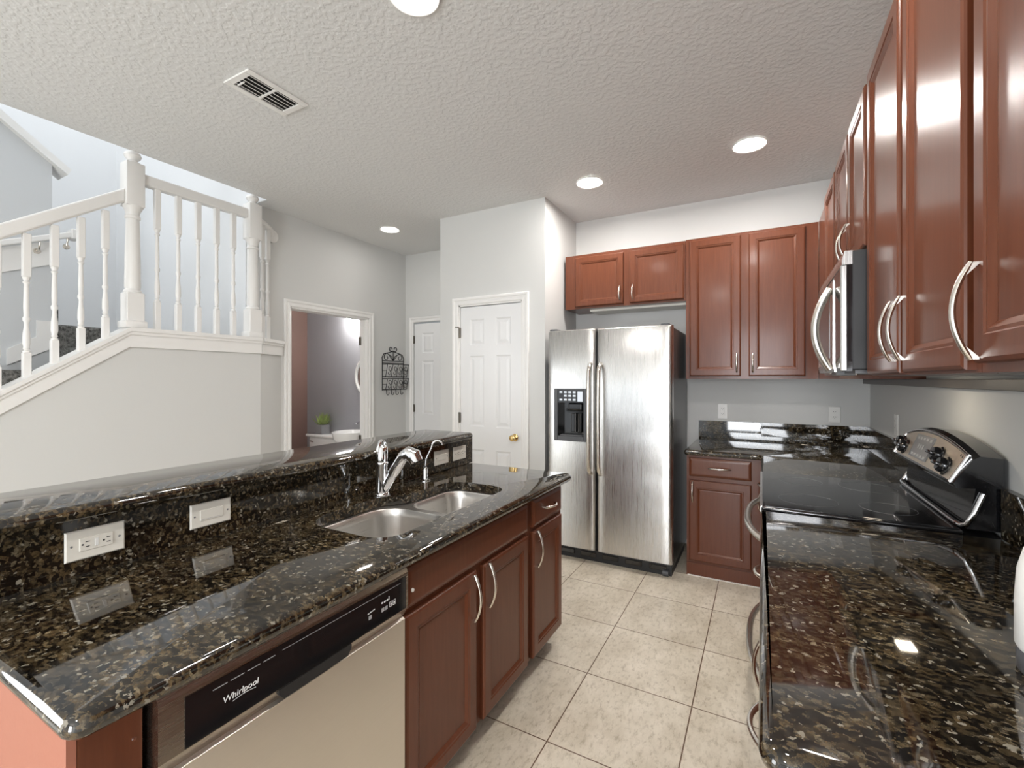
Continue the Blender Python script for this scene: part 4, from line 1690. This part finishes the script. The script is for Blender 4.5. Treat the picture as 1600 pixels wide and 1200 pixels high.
# wall-mounted handrail inside the stairwell
t = thing('wall_handrail', 'white handrail on metal brackets fixed to the stairwell wall behind the balusters', 'handrail', (-4.6, 0.9, 2.3))
bm = B()
prism(bm, [(0.30, 1.955), (1.46, 2.455), (1.46, 2.50), (0.30, 2.0)], -4.60, -4.555, 'x', 0.008)
box(bm, -4.655, -4.550, 1.415, 1.468, 2.43, 2.505, 0.006, 1)
add('rail', bm, 'trim', t)
bm = B()
prism(bm, [(0.30, 1.78), (1.335, 2.226), (1.335, 2.40), (0.30, 1.955)], -4.650, -4.635, 'x')
add('backing_board', bm, 'trim', t)
for y in (0.75, 1.25, 1.40):
    z = 1.955 + (y - 0.30) * 0.431
    bm = B()
    tube(bm, [(-4.635 if y < 1.34 else -4.60, y, z - 0.06), (-4.60, y, z - 0.055), (-4.578, y, z - 0.02), (-4.578, y, z + 0.003)], 0.007, 8)
    lathe(bm, [(0.022, 0), (0.018, 0.008)], 14, mtx=frame((-4.635 if y < 1.34 else -4.60, y, z - 0.06), '+x'))
    add('bracket', bm, 'nickel', t, smooth=50)

# ------------------------------------------------------------------ wrought iron rack on the left wall
t = thing('wire_letter_rack', 'black scrolled wire wall rack with two baskets and hooks beside the bathroom doorway', 'wall rack', (-3.70, 3.915, 1.19))
YC, HW = 3.915, 0.170
f = Matrix.Translation((-3.699, YC, 1.19)) @ frame((0, 0, 0), '+x')      # u = along +y, v = up, n = out


def arc(cu, cv, r, a0, a1, n, k=14):
    return [(cu + r * math.cos(a0 + (a1 - a0) * i / k), cv + r * math.sin(a0 + (a1 - a0) * i / k), n) for i in range(k + 1)]


def spiral(cu, cv, r0, r1, a0, a1, n, k=22):
    return [(cu + (r0 + (r1 - r0) * i / k) * math.cos(a0 + (a1 - a0) * i / k), cv + (r0 + (r1 - r0) * i / k) * math.sin(a0 + (a1 - a0) * i / k), n) for i in range(k + 1)]


WR = 0.0042
bm = B()
for u in (-HW, HW):
    tube(bm, [(u, 0.055, 0.006), (u, 0.385, 0.006)], WR, 6)
for v in (0.062, 0.205, 0.36, 0.385):
    tube(bm, [(-HW, v, 0.006), (HW, v, 0.006)], WR, 6)
add('back_frame', bm, 'iron', t, f, smooth=60)
bm = B()
for s in (-1, 1):
    tube(bm, [(s * HW, 0.385, 0.006), (s * HW * 1.02, 0.42, 0.006), (s * HW * 0.86, 0.462, 0.006), (s * HW * 0.45, 0.478, 0.006), (0, 0.495, 0.006)], WR, 6)
    tube(bm, [(0, 0.385, 0.006), (s * 0.03, 0.44, 0.006)] + [(s * p[0], p[1], p[2]) for p in spiral(0.105, 0.425, 0.048, 0.014, 2.6, -4.2, 0.006)], WR * 0.8, 6)
    tube(bm, [(s * p[0], p[1], p[2]) for p in spiral(0.034, 0.522, 0.030, 0.016, -2.2, 3.4, 0.006)], WR, 6)
    tube(bm, [(s * 0.005, 0.39, 0.006), (s * 0.05, 0.43, 0.006), (s * 0.06, 0.46, 0.006)], WR * 0.7, 6)
tube(bm, [(0, 0.385, 0.006), (0, 0.505, 0.006)], WR, 6)
add('scroll_top', bm, 'iron', t, f, smooth=60)
for v0, v1 in ((0.062, 0.185), (0.205, 0.345)):
    bm = B()
    n0, n1 = 0.055, 0.085
    tube(bm, [(-HW, v1, 0.006), (-HW, v1, n1), (HW, v1, n1), (HW, v1, 0.006)], WR, 6)
    tube(bm, [(-HW, v0, 0.006), (-HW, v0, n0), (HW, v0, n0), (HW, v0, 0.006)], WR, 6)
    for u in (-HW, -HW * 0.5, 0, HW * 0.5, HW):
        tube(bm, [(u, v0, n0), (u, v1, n1)], WR * 0.8, 6)
    for u in (-HW * 0.25, HW * 0.25, -HW * 0.75, HW * 0.75):
        vm = (v0 + v1) / 2
        tube(bm, spiral(u, vm + 0.022, 0.034, 0.009, -1.4, 4.2, (n0 + n1) / 2 + 0.006), WR * 0.75, 6)
        tube(bm, spiral(u, vm - 0.026, 0.034, 0.009, 1.7, -3.8, (n0 + n1) / 2 - 0.006), WR * 0.75, 6)
    for u in (-HW, HW):
        tube(bm, [(u, (v0 + v1) / 2, p) for p in (0.006, 0.07)], WR * 0.7, 6)
    add('basket', bm, 'iron', t, f, smooth=60)
for k in range(4):
    u = -0.11 + k * 0.075
    bm = B()
    tube(bm, [(u, 0.062, 0.01), (u, 0.02, 0.012)] + [(u, 0.02 - 0.018 * math.sin(a), 0.030 - 0.018 * math.cos(a)) for a in [PI * i / 8 for i in range(1, 9)]] + [(u, 0.032, 0.048)], WR * 0.9, 6)
    add('hook', bm, 'iron', t, f, smooth=60)

# ------------------------------------------------------------------ bathroom things
t = thing('toilet', 'white toilet with its tank against the grey bathroom wall', 'toilet', (-4.50, 3.5, 0))
bm = B()
box(bm, -4.715, -4.285, 3.585, 3.770, 0.36, 0.685, 0.02, 3)
add('tank', bm, 'porcelain', t, smooth=50)
bm = B()
box(bm, -4.760, -4.240, 3.570, 3.776, 0.686, 0.722, 0.014, 3)
add('tank_lid', bm, 'porcelain', t, smooth=50)
bm = B()
tube(bm, [(-4.66, 3.588, 0.64), (-4.66, 3.565, 0.64), (-4.60, 3.56, 0.635)], 0.007, 8)
add('flush_lever', bm, 'chrome', t, smooth=50)
bm = B()
egg = lambda k, sx, sy, cy: [(-4.50 + sx * math.cos(2 * PI * i / 28), cy + sy * math.sin(2 * PI * i / 28), k) for i in range(28)]
Ls = [[bm.verts.new(p) for p in egg(*a)] for a in ((0.0, 0.11, 0.22, 3.42), (0.05, 0.10, 0.20, 3.42), (0.2, 0.11, 0.19, 3.38), (0.33, 0.18, 0.25, 3.33), (0.39, 0.185, 0.26, 3.33))]
for a_, b_ in zip(Ls, Ls[1:]):
    for i in range(28):
        bm.faces.new((a_[i], a_[(i + 1) % 28], b_[(i + 1) % 28], b_[i]))
bm.faces.new(Ls[0][::-1])
bm.faces.new(Ls[-1])
add('bowl', bm, 'porcelain', t, smooth=50)
bm = B()
Ls = [[bm.verts.new(p) for p in egg(*a)] for a in ((0.392, 0.185, 0.255, 3.33), (0.40, 0.19, 0.26, 3.33), (0.422, 0.185, 0.255, 3.33))]
for a_, b_ in zip(Ls, Ls[1:]):
    for i in range(28):
        bm.faces.new((a_[i], a_[(i + 1) % 28], b_[(i + 1) % 28], b_[i]))
bm.faces.new(Ls[0][::-1])
bm.faces.new(Ls[-1])
add('seat', bm, 'porcelain', t, smooth=50)

t = thing('potted_succulent', 'small spiky green succulent in a square grey pot on the toilet tank', 'plant', (-4.575, 3.665, 0.722))
bm = B()
px0, py0 = -4.575, 3.665
prism(bm, [(px0 - 0.058, py0 - 0.058), (px0 + 0.058, py0 - 0.058), (px0 + 0.058, py0 + 0.058), (px0 - 0.058, py0 + 0.058)], 0.7225, 0.83, 'z', 0.004)
add('pot', bm, 'pot', t)
bm = B()
for k in range(46):
    a = random.uniform(0, 2 * PI)
    el = random.uniform(0.35, 1.35)
    L_ = random.uniform(0.09, 0.135)
    d = Vector((math.cos(a) * math.cos(el), math.sin(a) * math.cos(el), math.sin(el)))
    s = Vector((px0 + random.uniform(-0.03, 0.03), py0 + random.uniform(-0.03, 0.03), 0.825))
    up = Vector((0, 0, 1))
    tube(bm, [s, s + d * L_ * 0.35 + up * 0.004, s + d * L_ * 0.7 + up * 0.012, s + d * L_ + up * 0.028], [0.007, 0.0115, 0.009, 0.0008], 6, flat=(1.0, 0.4))
add('leaves', bm, 'leaf', t, smooth=60)

t = thing('pedestal_basin', 'white bathroom basin beside the toilet just inside the doorway', 'basin', (-4.0, 3.52, 0))
bm = B()
ell = lambda z, sx, sy: [(-3.985 + sx * math.cos(2 * PI * i / 32), 3.555 + sy * math.sin(2 * PI * i / 32), z) for i in range(32)]
Ls = [[bm.verts.new(p) for p in ell(*a)] for a in ((0.60, 0.07, 0.07), (0.66, 0.11, 0.13), (0.72, 0.155, 0.19), (0.775, 0.165, 0.205), (0.79, 0.17, 0.21), (0.795, 0.16, 0.20), (0.785, 0.14, 0.175), (0.72, 0.10, 0.12), (0.69, 0.03, 0.03))]
for a_, b_ in zip(Ls, Ls[1:]):
    for i in range(32):
        bm.faces.new((a_[i], a_[(i + 1) % 32], b_[(i + 1) % 32], b_[i]))
bm.faces.new(Ls[0][::-1])
bm.faces.new(Ls[-1])
add('bowl', bm, 'porcelain', t, smooth=50)
bm = B()
lathe(bm, [(0.13, 0), (0.12, 0.04), (0.075, 0.12), (0.065, 0.4), (0.075, 0.61)], 24, (-3.985, 3.6, 0))
add('pedestal', bm, 'porcelain', t, smooth=50)
bm = B()
lathe(bm, [(0.022, 0), (0.016, 0.01), (0.014, 0.08)], 14, (-3.985, 3.735, 0.79))
tube(bm, [(-3.985, 3.735, 0.86), (-3.985, 3.69, 0.885), (-3.985, 3.64, 0.87)], 0.010, 10)
add('tap', bm, 'chrome', t, smooth=50)

t = thing('oval_mirror', 'oval mirror with a white frame on the bathroom wall, half hidden by the door jamb', 'mirror', (-4.0, 3.775, 1.45))
bm = B()
tube(bm, [(-3.965 + 0.165 * math.cos(2 * PI * i / 40), 3.768, 1.40 + 0.20 * math.sin(2 * PI * i / 40)) for i in range(40)], 0.016, 8, closed=True)
add('mirror_frame', bm, 'plate_white', t, smooth=60)
bm = B()
vv = [bm.verts.new((-3.965 + 0.163 * math.cos(2 * PI * i / 40), 3.771, 1.40 + 0.198 * math.sin(2 * PI * i / 40))) for i in range(40)]
w2 = [bm.verts.new((v.co.x, 3.778, v.co.z)) for v in vv]
bm.faces.new(vv)
bm.faces.new(w2[::-1])
for i in range(40):
    bm.faces.new((vv[i], vv[(i + 1) % 40], w2[(i + 1) % 40], w2[i]))
add('glass', bm, 'mirror', t)

t = thing('vanity_light', 'lit vanity lamp high on the bathroom wall above the mirror', 'wall lamp', (-4.05, 3.75, 2.1))
sbox('back_plate', (-4.22, -3.86, 3.755, 3.779, 2.07, 2.13), 'chrome', t, 0.004)
for k in range(3):
    bm = B()
    lathe(bm, [(0.001, -0.05), (0.03, -0.04), (0.045, 0.0), (0.03, 0.04), (0.001, 0.05)], 16, (-4.16 + k * 0.12, 3.70, 2.10))
    add('bulb', bm, 'vanity', t, smooth=60)

bpy.context.view_layer.update()
